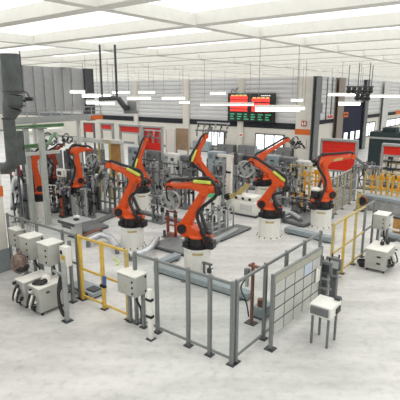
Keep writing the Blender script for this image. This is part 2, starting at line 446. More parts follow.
def gripper_disc(g, W, dr, n, c, k):
    n_ = n
    MB().cyl(W, W+dr*.16*k, .10*k, n=14).build('tool_changer', BLACK, g)
    MB().bar(W+dr*.1*k, c, .12*k).build('tool_arm', STEEL, g)
    m = MB(); m.cyl(c-n_*.05, c+n_*.05, .36*k, n=28); m.cyl(c+n_*.05, c+n_*.12, .20*k, n=20); m.build('round_plate', LSTEEL, g)
    a = n_.orthogonal().normalized(); b = n_.cross(a)
    m = MB(); N = 28
    pts = [c+n_*.06+(a*math.cos(2*math.pi*i/N)+b*math.sin(2*math.pi*i/N))*.36*k for i in range(N+1)]
    m.tube(pts, .035*k, sub=0); m.build('rim', ALU, g)
    for i in range(8):
        t = i*math.pi/4; e = a*math.cos(t)+b*math.sin(t)
        mm = MB(); mm.bar(c+e*.16*k+n_*.08, c+e*.34*k+n_*.08, .07*k, .07*k); mm.cyl(c+e*.27*k+n_*.08, c+e*.27*k+n_*.18, .035*k, n=8); mm.build('clamp', (DARK, LSTEEL, ALU, STEEL)[i % 4], g)
    for sg in (-1, 1):
        mm = MB(); mm.bar(c-Z*.3*k+a*0+V((D2.x,D2.y,0))*sg*.16*k, c-Z*.52*k+V((D2.x,D2.y,0))*sg*.2*k, .07*k); mm.box(c-Z*.55*k+V((D2.x,D2.y,0))*sg*.2*k, (.14*k,.14*k,.1*k)); mm.build('lower_jaw', DARK, g)
    MB().tube([c+n_*.12, c+n_*.3+Z*.15*k, W+n_*.25, W-dr*.2*k+n_*.2], .03*k).build('hose', BLACK, g)
def gripper_frame(g, W, dr, n, c, k, wide=1.0):
    MB().cyl(W, W+dr*.16*k, .10*k, n=14).build('tool_changer', BLACK, g)
    MB().bar(W+dr*.1*k, c, .10*k).build('tool_arm', STEEL, g)
    a = V((D2.x, D2.y, 0)); b = dr-a*dr.dot(a); b = b.normalized() if b.length > .2 else Z
    for s in (-1, 1):
        MB().bar(c-a*.55*wide*k+b*s*.22*k, c+a*.55*wide*k+b*s*.22*k, .075*k).build('frame_bar', ALU if s > 0 else STEEL, g)
    for i, s in enumerate((-.5, -.28, -.1, .1, .3, .5)):
        mm = MB(); p = c+a*s*wide*k
        mm.bar(p-b*.25*k, p+b*.25*k, .05*k); mm.bar(p+b*.22*k, p+b*.22*k-Z*.25*k, .06*k); mm.cyl(p-b*.22*k, p-b*.22*k-Z*.32*k, .035*k, n=8)
        mm.build('clamp', (DARK, STEEL, BLACK, LSTEEL, DARK, STEEL)[i], g)
def gripper_spot(g, W, dr, n, c, k):
    MB().cyl(W, W+dr*.16*k, .10*k, n=14).build('tool_changer', BLACK, g)
    MB().bar(W+dr*.1*k, c, .14*k).build('gun_body', STEEL, g)
    u = n.cross(dr).normalized()
    MB().tube([c+u*.1*k, c+u*.35*k+dr*.1*k, c+u*.32*k+dr*.45*k, c+u*.08*k+dr*.5*k], .04*k).build('upper_gun_arm', DARK, g)
    MB().tube([c-u*.1*k, c-u*.32*k+dr*.1*k, c-u*.28*k+dr*.45*k, c-u*.04*k+dr*.5*k], .04*k).build('lower_gun_arm', DARK, g)
    for (p, sz, mm) in ((c+u*.16*k+n*.1*k, (.2,.18,.26), DARK), (c-u*.14*k+dr*.12*k, (.16,.3,.16), LSTEEL), (c+dr*.25*k+n*.12*k, (.12,.12,.3), BLACK), (c-u*.3*k+n*.08*k+dr*.3*k, (.2,.12,.14), STEEL), (c+u*.32*k+dr*.3*k, (.1,.22,.12), ALU)):
        MB().box(p, [q*k for q in sz], Matrix.Rotation(.5, 3, 'Y'), .01).build('gun_block', mm, g)
    MB().tube([c-u*.1*k, c+n*.25*k, c+u*.3*k+n*.2*k, c+u*.3*k+dr*.3*k], .025*k).build('hose', BLACK, g)
    MB().cyl(c-n*.12*k, c+n*.16*k, .09*k, n=12).build('transformer', LSTEEL, g)
    MB().bar(c-dr*.1*k-n*.1*k, c-dr*.1*k-n*.1*k-Z*.3*k, .1*k).build('bracket', LSTEEL, g)

def robot(top, az, S, E, W, label, tool='spot', toolpx=None, k=1.12, body=ORANGE, sleeve=True, rear=.36, logo=False, wide=1.25):
    k *= .85
    """top: world point on the pedestal top; az: horizontal direction of the arm plane; S, E, W: shoulder, elbow and wrist as seen"""
    az = V((az[0], az[1], 0)).normalized(); n = V((az.y, -az.x, 0))
    if n.dot(CAM-top) < 0: n = -n
    L = lambda p: hit(p[0], p[1], top, n)-top
    S, E, W = L(S), L(E), L(W)
    t = thing('industrial_robot', label, 'robot', top, 0, 'orange industrial robots')
    m = MB().lathe([(.46*k,0),(.46*k,.05),(.37*k,.07),(.36*k,.36)], n=24); m.bar(-az*.3*k+Z*.14, -az*.66*k+Z*.14, .40*k, .28*k, bev=.02); m.bar(az*.2*k+Z*.12+n*.25*k, az*.45*k+Z*.12+n*.25*k, .2*k, .2*k, bev=.02)
    m.build('base_foot', BLACK, t)
    # carousel
    sgn = 1
    m = MB().lathe([(.37*k,.36),(.37*k,.41),(.33*k,.45),(.30*k,.47)], n=24)
    zt = max(.3, S.z)
    m.capsule2(V((0,0,.40*k)), S, .25*k, .24*k, n, .46*k)
    m.capsule2(V((0,0,.38*k))-az*.42*k, V((0,0,.40*k))+az*.1*k, .12*k, .17*k, n, .40*k)
    m.build('carousel', body, t)
    MB().cyl(S+n*.23*k, S+n*.30*k, .17*k, n=20).build('shoulder_cover', BLACK, t)
    MB().cyl(S-n*.26*k, S-n*.45*k, .13*k, n=14).build('motor', BLACK, t)
    p = -az*.26*k+n*.12*k+Z*.38*k
    MB().cyl(p, p+Z*.34*k, .11*k, n=14).build('motor', BLACK, t)
    p = -az*.40*k-n*.10*k+Z*.36*k
    MB().box(p+Z*.12*k, (.2*k,.2*k,.24*k), Matrix.Rotation(math.atan2(az.y,az.x),3,'Z'), .02).build('junction_box', DARK, t)
    # lower arm
    m = MB().capsule2(S, E, .20*k, .13*k, n, .24*k); d = (E-S).normalized(); u = n.cross(d)
    m.capsule2(S.lerp(E,.18), S.lerp(E,.82), .13*k, .09*k, n, .29*k)
    m.build('lower_arm', body, t)
    q = S.lerp(E, .55); MB().cyl(-az*.34*k+Z*.42*k-n*.22*k, q-n*.2*k, .075*k, .06*k, n=12).build('balance_cylinder', DARK, t)
    # forearm
    f = (W-E).normalized(); up = n.cross(f); up = up if up.z >= 0 else -up
    if abs(f.z) > .8: up = up if up.dot(S-E) < 0 else -up
    e2 = E+up*.10*k
    MB().cyl(E-n*.22*k, E+n*.22*k, .18*k, n=20).build('elbow_housing', body, t)
    m = MB().cyl(e2-f*rear*k, e2+f*.30*k, .19*k, .175*k, n=18)
    m.cyl(e2+f*.30*k, e2+f*.52*k, .175*k, .135*k, n=18)
    m.cyl(e2+f*.52*k, W-f*.12*k, .135*k, .11*k, n=18)
    m.capsule2(e2-f*.10*k-up*.05*k, e2+f*.35*k, .16*k, .13*k, n, .34*k)
    fo = m.build('forearm', body, t)
    if logo:
        q = e2.lerp(W, .42)+n*.185*k
        MB().bar(q-f*.28*k, q+f*.28*k, .02, .12*k, side=up).build('label_plate', OCHRE, fo)
    for a, b in ((-.11,.0),(.08,.1),(.08,-.1)):
        p = e2-f*rear*k+up*a*k+n*b*k
        MB().cyl(p, p-f*.2*k, .075*k, n=12).build('motor', BLACK, t)
    m = MB().cyl(W-n*.14*k, W+n*.14*k, .125*k, n=16); m.cyl(W, W+f*.14*k, .11*k, .095*k, n=14); m.build('wrist', body, t)
    if logo:
        MB().ball(-az*.42*k+Z*.95*k, .19*k, (1.3,1,.6), n=14).build('white_cover', WHITE, t)
        MB().box(-az*.40*k+Z*.72*k, (.42*k,.34*k,.34*k), Matrix.Rotation(math.atan2(az.y,az.x),3,'Z'), .04).build('drive_cover', BLACK, t)
    for i, (p, sz) in enumerate(((-az*.5*k+n*.2*k+Z*.42*k, .16), (az*.28*k+n*.30*k+Z*.34*k, .14), (S-n*.34*k-az*.2*k, .18))):
        MB().box(p, (sz*k, sz*1.2*k, sz*k), Matrix.Rotation(math.atan2(az.y,az.x),3,'Z'), .015).build('connector_box', DARK if i else BLACK, t)
    # dress pack
    s2 = n*.22*k
    pts = [-az*.45*k+Z*.2*k+s2, -az*.35*k+Z*.6*k+s2*1.4, S.lerp(E,.45)-az*.24*k+s2*1.1, E-f*(rear+.12)*k-up*.05*k+s2, e2-f*rear*.5*k+up*.32*k+s2*.4, e2+f*.2*k+up*.30*k+s2*.3]
    pts += [e2.lerp(W,.55)+up*.26*k+s2*.3, e2.lerp(W,.9)+up*.24*k+s2*.3, W+f*.1*k+up*.10*k]
    MB().tube(pts, .062*k, n=8).build('cable_pack', BLACK, t)
    MB().tube([E-f*(rear+.05)*k+up*.05*k-s2, e2+up*.24*k-s2*.6, e2.lerp(W,.7)+up*.2*k-s2*.5], .045*k, n=8).build('hose', DARK, t)
    if sleeve:
        MB().bar(e2-f*.24*k+up*.21*k+s2*.72, e2+f*.42*k+up*.19*k+s2*.66, .10*k, .11*k, bev=.02).build('cable_sleeve', LIME, t)
    g = bpy.data.objects.new('gripper', None); C.objects.link(g); g.parent = t
    c = (L(toolpx) if toolpx else W+f*.45*k)
    {'disc': gripper_disc, 'frame': gripper_frame, 'spot': gripper_spot}[tool](g, W, f, n, c, k, **({'wide': wide} if tool == 'frame' else {}))
    return t

LEFTD = (-.93, .37); RIGHTD = (.9, .43)
tp = pedestal(132.5, 246, 'white round robot pedestal ringed by silver pipes behind the yellow fence')
robot(tp, LEFTD, (121.5,211), (135,179), (109.5,165), 'orange robot on the silver-piped pedestal, forearm reaching to the upper left', 'spot', (104,172), sleeve=True)
tp = pedestal(197.5, 270, 'white round robot pedestal in the front centre next to the grey floor beam')
robot(tp, LEFTD, (184.5,227), (206,190), (170,185.5), 'front centre orange robot holding a round grey disc gripper low to its left', 'disc', (171,200))
tp = pedestal(269, 236, 'white round robot pedestal alone on the open pale floor right of centre')
robot(tp, LEFTD, (263,203), (277,182), (252,160.5), 'orange robot standing on the open floor right of centre, disc gripper held up left', 'disc', (245.5,169))
tp = pedestal(320.5, 226, 'white round robot pedestal near the slanted tan guard fence')
robot(tp, RIGHTD, (329,194), (323,163), (352,156.5), 'rightmost orange robot, forearm stretched level in front of the red gate', 'frame', (367,167), logo=True, sleeve=False)
tp = pedestal(212, 211, 'robot pedestal hidden among the steel frames behind the front centre robot')
robot(tp, RIGHTD, (213,183), (197,159), (205.5,136.5), 'orange robot behind the front centre one, forearm raised with a wide rail gripper on top', 'frame', (212,127), rear=.3, wide=1.9)
tp = pedestal(142, 208, 'white robot pedestal half hidden behind the arm of the robot with silver pipes')
robot(tp, RIGHTD, (147,181), (139.5,166), (146,139), 'orange robot with upright forearm in front of the red roller gates', 'frame', (152,134), k=1.0, rear=.25)
tp = pedestal(263, 200, 'robot pedestal behind the robot on the open floor, mostly out of sight')
robot(tp, RIGHTD, (267,173), (260,159), (287,140), 'orange robot crossing the bright windows with its forearm up to the right', 'spot', (293,145), sleeve=False, k=1.1)
tp = pedestal(77.5, 212, 'slim grey robot pedestal on the left beside the table with grey plate', r=.36, h=1.0, m=PALE, strip=False)
robot(tp, RIGHTD, (80,180), (76,152), (90,150), 'orange robot on the slim grey pedestal with dark hoses hanging round it', 'disc', (92,160), k=1.0, sleeve=False)
tp = pedestal(41.5, 217, 'white robot pedestal seen between the two pale gantry posts', strip=False)
robot(tp, RIGHTD, (39.5,188), (34,164), (43,150), 'orange robot seen between the two pale gantry posts at left', 'spot', k=1.05, sleeve=False)
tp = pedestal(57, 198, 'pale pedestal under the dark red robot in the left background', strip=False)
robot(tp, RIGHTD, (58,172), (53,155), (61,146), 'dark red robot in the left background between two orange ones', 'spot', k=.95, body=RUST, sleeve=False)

# ------------------------------------------------------------------ fences
def fence(label, ptop, posts, h=2.0, mats=None, rails=(1.0,), post_w=.075, panel=GLASS, name='safety_fence', mesh=False, rail_mats=None):
    """posts: list of (px, py, material) of the post tops"""
    pts = [P(a, b, h) for a, b, _ in posts]
    # straighten onto the line of the two ends
    a, b = pts[0].copy(), pts[-1].copy(); a.z = b.z = 0
    d = (b-a).normalized(); rz = math.atan2(d.y, d.x)
    xs = [(V((p.x,p.y,0))-a).dot(d) for p in pts]
    t = thing(name, label, 'fence', a, rz)
    w = post_w/2
    for x, (_, _, m) in zip(xs, posts):
        po = MB().b2(x-w, x+w, -w, w, 0, h+.03, bev=.008).build('post', m, t)
        MB().b2(x-.10, x+.10, -.09, .09, 0, .02).build('foot_plate', DARK, po)
    for i in range(len(xs)-1):
        m = (rail_mats or [FENCE]*len(xs))[i]
        MB().b2(xs[i]+w, xs[i+1]-w, -.025, .025, h-.06, h).build('top_rail', m, t)
        for z in (rails if not callable(rails) else rails(i)):
            MB().b2(xs[i]+w, xs[i+1]-w, -.02, .02, z-.03, z+.03).build('rail', m, t)
        MB().b2(xs[i]+w, xs[i+1]-w, -.02, .02, .12, .17).build('bottom_rail', m, t)
        if mesh and (mesh is True or i in mesh):
            mm = MB(); x = xs[i]+w+.06
            while x < xs[i+1]-w: mm.b2(x-.006, x+.006, -.006, .006, .17, h-.06); x += .09
            z = .3
            while z < h-.1: mm.b2(xs[i]+w, xs[i+1]-w, -.004, .008, z-.006, z+.006); z += .22
            mm.build('mesh_panel', FENCE, t)
        elif panel:
            MB().b2(xs[i]+w+.01, xs[i+1]-w-.01, -.004, .004, .17, h-.06).build('clear_panel', panel, t)
    return t
l2 = lambda x: 283+.305*(x-234)
fence('grey safety fence running behind the white cabinets and welding units at left', 0, [(x, l2(x), FENCE) for x in (7, 22, 36, 62, 76)], mesh=(0,1), rails=(1.1,))
fence('yellow railing with three posts and a middle rail at the front left', 0, [(79, l2(79), YELLOW), (101, l2(101), YELLOW), (126, l2(126), OCHRE)], rails=(1.0,), panel=None, rail_mats=[YELLOW, YELLOW], post_w=.09, name='yellow_railing')
fence('grey clear-panelled safety fence along the front between yellow railing and corner', 0, [(x, l2(x), FENCE) for x in (134.5, 156, 188, 210, 233)], rails=(), post_w=.085)
l1 = lambda x: 281-.586*(x-237)
fence('grey safety fence receding right from the front corner past the notice board', 0, [(x, l1(x), FENCE) for x in (237, 266, 287, 305, 321)], rails=(), post_w=.085)
fence('ochre and yellow railing with black feet right of the grey operator terminals', 0, [(334, l1(334), OCHRE), (346, l1(346), YELLOW), (357, l1(357), OCHRE), (366, l1(366), FENCE), (375, l1(375), FENCE)], rails=(1.0,), rail_mats=[OCHRE, OCHRE, OCHRE, FENCE], panel=None, post_w=.08, name='yellow_railing')
fence('tall tan-framed mesh guard slanting up behind the rightmost robot', 0, [(331, 179, OCHRE), (338, 175.5, OCHRE), (345, 172, OCHRE), (352, 168.5, OCHRE), (357, 166, LSTEEL)], rails=(.7, 1.3), mesh=True, rail_mats=[LSTEEL]*4, name='mesh_guard')
fence('tan railed guard fence far right behind the yellow frames', 0, [(366, 169, OCHRE), (378, 170.7, OCHRE), (390, 172.4, OCHRE), (403, 174.3, OCHRE)], rails=(1.0,1.5), rail_mats=[OCHRE]*3, panel=None, name='guard_fence')
fence('low tan guard fence behind the robot pedestals below the corner column', 0, [(291, 164, OCHRE), (301, 165, OCHRE), (311, 166, OCHRE), (322, 167.2, OCHRE)], rails=(.7, 1.4), rail_mats=[OCHRE]*3, panel=None, name='guard_fence')

# amber clamp frames
def amber_frame(px, py, h, w, label, bars=2):
    g = P(px, py); t = thing('amber_stand', label, 'stand', g, A2, 'amber upright stands')
    for s in (-1, 1): MB().b2(s*w/2-.05, s*w/2+.05, -.05, .05, .02, h).build('upright', AMBER, t)
    MB().b2(-w/2-.2, w/2+.2, -.2, .2, 0, .03).build('base_plate', DARK, t)
    for i in range(bars):
        z = h*(.5+.35*i); MB().b2(-w/2-.25, w/2+.25, -.1, -.045, z-.05, z+.05).build('crossbar', AMBER, t)
    for s in (-1, 1): MB().box((s*w/2, -.09, h-.1), (.16,.1,.22), bev=.01).build('clamp_head', AMBER, t)
amber_frame(373, 200, 1.5, .25, 'leftmost of the three amber stands above the blue-grey conveyor')
amber_frame(383, 202, 1.6, .3, 'middle of the three amber stands above the blue-grey conveyor')
amber_frame(393.5, 204, 1.6, .3, 'rightmost of the three amber stands above the blue-grey conveyor')
amber_frame(306.5, 196, 1.5, .3, 'amber stand just left of the rightmost robot')
amber_frame(316.5, 192, 1.4, .2, 'amber stand directly behind the arm of the rightmost robot')
amber_frame(298, 207, .8, .3, 'low amber stand among dark fixtures right of the open-floor robot')
amber_frame(116, 189, 1.9, .35, 'tall amber stand in the tan enclosure behind the silver-piped robot')

# ------------------------------------------------------------------ floor beams, platforms
def block(name, label, cat, p, q, w, h, m, edge=BLACK, z0=0., away=True):
    """long box whose front lower edge runs p -> q; w goes away from the camera"""
    d = (q-p); d.z = 0; L = d.length; rz = math.atan2(d.y, d.x)
    t = thing(name, label, cat, p, rz)
    MB().b2(0, L, 0 if away else -w, w if away else 0, z0+.05, z0+h, bev=.008).build('beam', m, t)
    MB().b2(.03, L-.03, .03, w-.03, z0, z0+.05).build('plinth', edge, t)
    b0 = None
    nb = max(2, int(L/.9))
    for i in range(nb):
        x = .25+(L-.5)*i/(nb-1)
        MB().b2(x-.06, x+.06, -.07, .0, z0, z0+.07).build('anchor_lug', STEEL, t)
    return t
block('floor_beam', 'long blue-grey steel floor beam running along the front fence', 'beam', P(153.5,272), P(247,302), .32, .24, BLUEGREY)
block('floor_beam', 'short blue-grey floor beam leading from the long front beam towards the front centre robot', 'beam', P(154,271)+D1*.4, P(181,259), .3, .2, BLUEGREY)
block('floor_beam', 'pale steel floor beam edging the central fixture platform on its right side', 'beam', P(212,246), P(240,232), .25, .18, LSTEEL)
block('floor_beam', 'grey floor beam with dark foot in front of the rightmost robot pedestal', 'beam', P(284,233), P(331,244), .35, .25, BLUEGREY)
block('floor_beam', 'dark edged floor beam behind the silver-piped robot', 'beam', P(137,213.5), P(186,225), .3, .15, STEEL)
block('floor_beam', 'dark edged floor beam right of the table with grey plate', 'beam', P(98,224.5), P(127,211.5), .3, .15, STEEL)
block('fixture_platform', 'low grey platform between the silver pipes and the front centre robot', 'platform', P(150,247.5), P(184,257), 1.3, .14, STEEL)
block('fixture_platform', 'grey platform under the tubular frames behind the front centre robot', 'platform', P(206,238), P(222,242), 2.3, .10, STEEL)
block('fixture_platform', 'low dark-edged platform at left below the table with grey plate', 'platform', P(50,229)+D1*.6, P(73,238)+D1*.6, 1.3, .14, STEEL)
block('fixture_platform', 'wide grey platform under the fixtures right of the open-floor robot', 'platform', P(281,222), P(303,228), 2.5, .18, STEEL)

# table with plate
pt = P(77, 236); t = thing('work_table', 'pale table with light grey plate on a single post at left', 'table', pt, A2)
MB().b2(-.55, .55, -.5, .5, .70, .75, bev=.01).build('tabletop', LSTEEL, t)
MB().b2(-.56, .56, -.52, -.5, .62, .75).build('edge_trim', DARK, t)
MB().b2(-.18, .18, -.15, .15, .02, .70).build('post', PALE, t); MB().b2(-.3, .3, -.3, .3, 0, .02).build('foot_plate', DARK, t)
MB().box((.1,-.05,.78), (.2,.16,.06)).build('clamp_block', BLACK, t)
MB().b2(-.3, -.1, .1, .3, .75, .82).build('locating_pad', WHITE, t)

# silver ducts round the pedestal
def pipe(label, pts, r, m, name='silver_pipe', cat='pipe', rip=.16, sup=False):
    c = pts[0].copy(); c.z = 0; t = thing(name, label, cat, c)
    MB().tube([p-c for p in pts], r, n=12, rip=rip).build('pipe', m, t)
    for p in (pts[0], pts[-1]): MB().box(p-c-Z*(p.z/2), (.14,.14,max(.02, p.z))).build('support', STEEL, t)
pipe('silver corrugated pipe coming in from the left to the pedestal behind the yellow railing', [P(88,241,.25), P(101,235.5,.3), P(110,238,.32), P(117,247.5,.25)], .13, FOIL)
pipe('silver corrugated pipe bending right in front of the silver-piped pedestal', [P(130,254,.25), P(143,252,.28), P(151,247,.3), P(157,238.5,.25)], .12, FOIL)
pipe('brown hose lying beside the table with grey plate', [P(83,236,.1), P(92,232,.22), P(101,229,.1)], .06, HOSE, 'hose', 'hose', 0)
pipe('pale grey pipe on the floor by the pedestal right of the open-floor robot', [P(280,217,.3), P(290,213,.35), P(301,219,.3)], .11, LSTEEL)
# yellow cable on the floor
g = P(113,258); o = MB().tube([P(113,258,.02)-g, P(117,260,.02)-g, P(119,263,.02)-g, P(116,265,.02)-g], .025).build('floor_cable', LIME, None); o.location = g
tag(o, 'short yellow-green cable lying on the floor behind the yellow railing', 'cable')

# ------------------------------------------------------------------ welding fixtures (grey racks full of clamps)
def fixture(label, px, py, w, dep, h, seed, rz=A2, ups=4, bars=3, clamps=8, pal=None, name='welding_fixture'):
    rnd = random.Random(seed); pal = pal or [STEEL, LSTEEL, DARK, ALU]
    t = thing(name, label, 'fixture', P(px, py), rz, 'welding fixtures')
    MB().b2(-w/2, w/2, -dep/2, dep/2, 0, .12, bev=.01).build('base_frame', pal[0], t)
    xs = [-w/2+.08+(w-.16)*i/(ups-1) for i in range(ups)]
    tops = []
    for i, x in enumerate(xs):
        for y in (-dep/2+.08, dep/2-.08):
            hh = h*rnd.uniform(.65, 1.0)
            up_ = MB().b2(x-.045, x+.045, y-.045, y+.045, .12, hh).build('upright', rnd.choice(pal[:3]+[pal[1]]), t)
            MB().box((x, y, hh+.03), (.13,.13,.06)).build('cap', rnd.choice([BLACK, DARK, LSTEEL]), up_)
            tops.append((x, y, hh))
    for i in range(bars):
        z = h*(.3+.6*i/max(1,bars-1))*.9; y = (-dep/2+.02) if i % 2 == 0 else dep/2-.14
        MB().b2(-w/2+.05, w/2-.05, y, y+.06, z-.04, z+.04).build('crossbar', rnd.choice(pal[:2]), t)
    for i in range(clamps):
        x, y, hh = rnd.choice(tops); z = rnd.uniform(.35, 1)*hh; s = rnd.choice((-1, 1)); m = MB()
        L_ = rnd.uniform(.15, .32)
        m.bar((x, y, z), (x+s*L_, y-.1, z+rnd.uniform(-.05,.12)), .06); m.cyl((x, y-.07, z-.12), (x, y-.07, z+.12), .045, n=10)
        m.box((x+s*L_, y-.1, z+.02), (.08,.08,.14))
        m.build('clamp', rnd.choice([BLACK, DARK, pal[0], ALU, pal[1]]), t)
    a, b = rnd.sample(tops, 2)
    MB().tube([(a[0],a[1],a[2]*.8), (a[0],a[1]-.2,a[2]*.5), (b[0],b[1]-.15,b[2]*.4), (b[0],b[1],b[2]*.7)], .025).build('air_hose', BLACK, t)
    a, b = rnd.sample(tops, 2)
    MB().tube([(a[0],a[1],a[2]), (a[0],a[1]-.1,a[2]+.12), (b[0],b[1]-.1,b[2]*.8), (b[0],b[1]-.1,b[2]*.6)], .02).build('air_hose', rnd.choice([BLACK, BLUE, DARK]), t)
    return t
fixture('tall grey clamp fixture left of the silver-piped robot', 113, 213, 1.3, .8, 2.4, 1, ups=4, clamps=10)
fixture('slender grey fixture between the slim grey pedestal and the tall clamp fixture', 94.5, 212, .5, .5, 2.0, 2, ups=3, clamps=8)
fixture('grey clamp fixture right of the upright robot arm, before the wooden board', 160, 203, 1.1, .8, 2.3, 3, ups=4, clamps=9)
fixture('grey clamp fixture left of the robot with the rail gripper', 183, 207, 1.1, .8, 2.1, 4, ups=4, clamps=9)
fixture('grey frame fixture on the central platform right of the front centre robot', 213, 227.5, 1.0, .8, 1.15, 5, A1, ups=3, clamps=7, pal=[STEEL, LSTEEL, STEEL, ALU])
fixture('pale grey fixture behind the mint green cover', 221, 205, .7, .6, 2.0, 6, ups=3, clamps=9)
fixture('tall pale fixture rack in front of the left group of bright windows', 226, 191, 1.6, .8, 2.3, 8, ups=5, clamps=8, pal=[LSTEEL, LSTEEL, STEEL, ALU])
fixture('grey fixture rack under the bright windows, left of the crossing robot', 248, 188, 1.4, .8, 1.8, 9, ups=4, clamps=8, pal=[STEEL, BLUEGREY, DARK, ALU])
fixture('grey fixture right of the open-floor robot by the low amber stand', 289, 205, 1.3, .9, 1.9, 10, ups=4, clamps=10)
fixture('dark fixture left of the rightmost robot pedestal', 301, 213, .9, .8, 1.0, 11, ups=3, clamps=9, pal=[DARK, STEEL, BLACK, STEEL])
fixture('dark brown-grey fixture in front of the dark red robot', 55, 211, .9, .7, 1.5, 12, ups=3, clamps=9, pal=[DARK, STEEL, HOSE, STEEL])
fixture('grey fixture rack in the background left of the upright robot arm', 96, 190, 1.6, .8, 2.0, 13, ups=4, clamps=8)
fixture('bluish fixture rack beneath the crossing robot arm, right of the bright windows', 285, 188, 1.0, .7, 1.7, 14, ups=4, clamps=8, pal=[BLUEGREY, STEEL, DARK, ALU])
fixture('grey fixture rack in the background below the wooden board', 186, 187, 1.6, .8, 1.6, 15, ups=5, clamps=6, pal=[LSTEEL, STEEL, DARK, ALU])
fixture('grey fixture rack in the background below the big red gate at left', 153, 185, 1.8, .8, 1.6, 16, ups=5, clamps=8, pal=[STEEL, LSTEEL, DARK, ALU])
fixture('small fixture with silver hoses behind the left fence near the duct', 25, 222, .5, .5, 1.9, 17, ups=3, clamps=8, pal=[DARK, STEEL, ALU, ALU])
fixture('dark fixture in the far right background under the tan rails', 384, 186, 2.4, .7, 1.2, 18, ups=5, clamps=8, pal=[STEEL, BLUEGREY, DARK, ALU])

# tubular U frames on central platform
def uframe(px, py, h, label):
    g = P(px, py); t = thing('tube_hoop', label, 'frame', g, A1, 'tubular steel frames')
    MB().tube([(-.22,0,.02),(-.22,0,h-.15),(-.12,0,h),(.12,0,h),(.22,0,h-.15),(.22,0,.02)], .035, n=10).build('bent_tube', LSTEEL, t)
    MB().b2(-.22, .22, -.02, .02, h*.45-.02, h*.45+.02).build('cross_tube', LSTEEL, t)
    for s in (-1, 1): MB().cyl((s*.22,0,0),(s*.22,0,.02), .07).build('foot_plate', DARK, t)
uframe(215.5, 237.5, 1.05, 'bent steel tube frame on the platform, nearest the front centre robot')
uframe(222.5, 233.5, 1.05, 'bent steel tube frame on the platform, second from the front centre robot')
uframe(230.5, 229, 1.05, 'bent steel tube frame on the platform, farthest from the front centre robot')
# mint green cover
g = P(212, 222); t = thing('green_cover', 'bright mint green plastic cover on a post right of the front centre robot', 'cover', g, A2)
MB().b2(-.04,.04,-.04,.04,.02,1.25).build('post', STEEL, t); MB().b2(-.12,.12,-.12,.12,0,.02).build('foot_plate', DARK, t)
MB().prism([(-.24,-.1,1.22),(.24,-.1,1.22),(.22,-.1,1.45),(.08,-.1,1.62),(-.06,-.1,1.55),(-.22,-.1,1.38)], (0,.16,0)).build('hood', MINT, t)
# white machine with ochre swing arm
g = P(248, 214); t = thing('clamping_machine', 'white machine with an ochre swing arm left of the open-floor robot', 'machine', g, A2)
MB().b2(-.7,.7,-.45,.45,.08,.75,bev=.03).build('body', WHITE, t)
MB().b2(-.75,.75,-.5,.5,0,.08).build('plinth', DARK, t)
MB().b2(-.55,.55,-.35,.4,.75,1.0,bev=.04).build('upper_body', WHITE, t)
for s in (-.5,-.1,.3): MB().box((s,-.36,.86),(.14,.05,.12),bev=.01).build('valve', BLACK, t)
MB().box((.15,-.46,.45),(.7,.03,.3)).build('access_panel', PALE, t)
MB().capsule2((-.55,-.2,.95),(-1.1,-.2,.8),.10,.13,V((0,1,0)),.2).build('lower_swing_arm', OCHRE, t)
MB().capsule2((-.55,-.2,.98),(.05,-.2,1.55),.12,.09,V((0,1,0)),.2).build('upper_swing_arm', OCHRE, t)
MB().cyl((-1.1,-.35,.8),(-1.1,-.05,.8),.17,n=16).build('pivot', BLACK, t)
MB().bar((.05,-.2,1.5),(.1,-.2,1.95),.14).build('bracket', HOSE, t)
# white tall panel
g = P(229, 209); t = thing('guide_post', 'tall white square post in front of the left group of bright windows', 'post', g, A2)
MB().b2(-.13,.13,-.1,.1,.02,2.75,bev=.01).build('column', WHITE, t); MB().b2(-.25,.25,-.2,.2,0,.02).build('foot_plate', DARK, t)
MB().b2(-.75,.4,-.06,.06,2.75,2.9).build('arm', WHITE, t); MB().box((.38,-.02,2.78),(.12,.16,.5)).build('clamp_head', DARK, t)
MB().box((0,-.12,2.0),(.3,.04,.1)).build('bracket', BLACK, t)

# ------------------------------------------------------------------ background gates and panels
def gate(label, x0, x1, y0, y1, d, h0=None, frame=LSTEEL, mr=RED, body=None):
    """roller gate: red curtain between y0 and y1 hanging in a frame"""
    a, b = at(x0, (y0+y1)/2, d), at(x1, (y0+y1)/2, d)
    z1, z0 = at((x0+x1)/2, y0, d).z, at((x0+x1)/2, y1, d).z
    cc = (a+b)/2; nn = V((D2.y, -D2.x, 0)); ym = (y0+y1)/2
    a, b = hit(x0, ym, cc, nn), hit(x1, ym, cc, nn); c = (a+b)/2; w = (b-a).dot(D2)-.2
    t = thing('roller_gate', label, 'gate', (c.x, c.y, 0), A2, 'red roller gates')
    m = MB(); m.b2(-w/2, w/2, -.03, .03, z0, z1); z = z0
    while z < z1-.05: m.b2(-w/2, w/2, -.05, -.03, z+.03, z+.18); z += .22
    m.build('curtain', mr, t)
    MB().b2(-w/2-.1, w/2+.1, -.16, .16, z1, z1+.16, bev=.02).build('roller_box', frame, t)
    for s in (-1, 1): MB().b2(s*(w/2+.06)-.07, s*(w/2+.06)+.07, -.08, .08, 0, z1).build('side_post', frame, t)
    MB().b2(-w/2, w/2, -.06, .06, z0-.12, z0).build('bottom_bar', frame, t)
    return t
gate('large red roller gate behind the forearm of the rightmost robot', 320.5, 357, 141.5, 170, 27)
gate('red roller gate cut by the right edge of the photo', 382, 408, 146.5, 155, 27)
gate('red roller gate behind the extraction arm, leftmost of the wide gates', 101, 113, 124.5, 129, 34)
gate('wide low-hanging red roller gate behind the raised forearm at left', 120, 141, 126.5, 132, 33)
gate('solid red roller gate left of the tall white panel', 143.5, 162.5, 128, 150, 34)
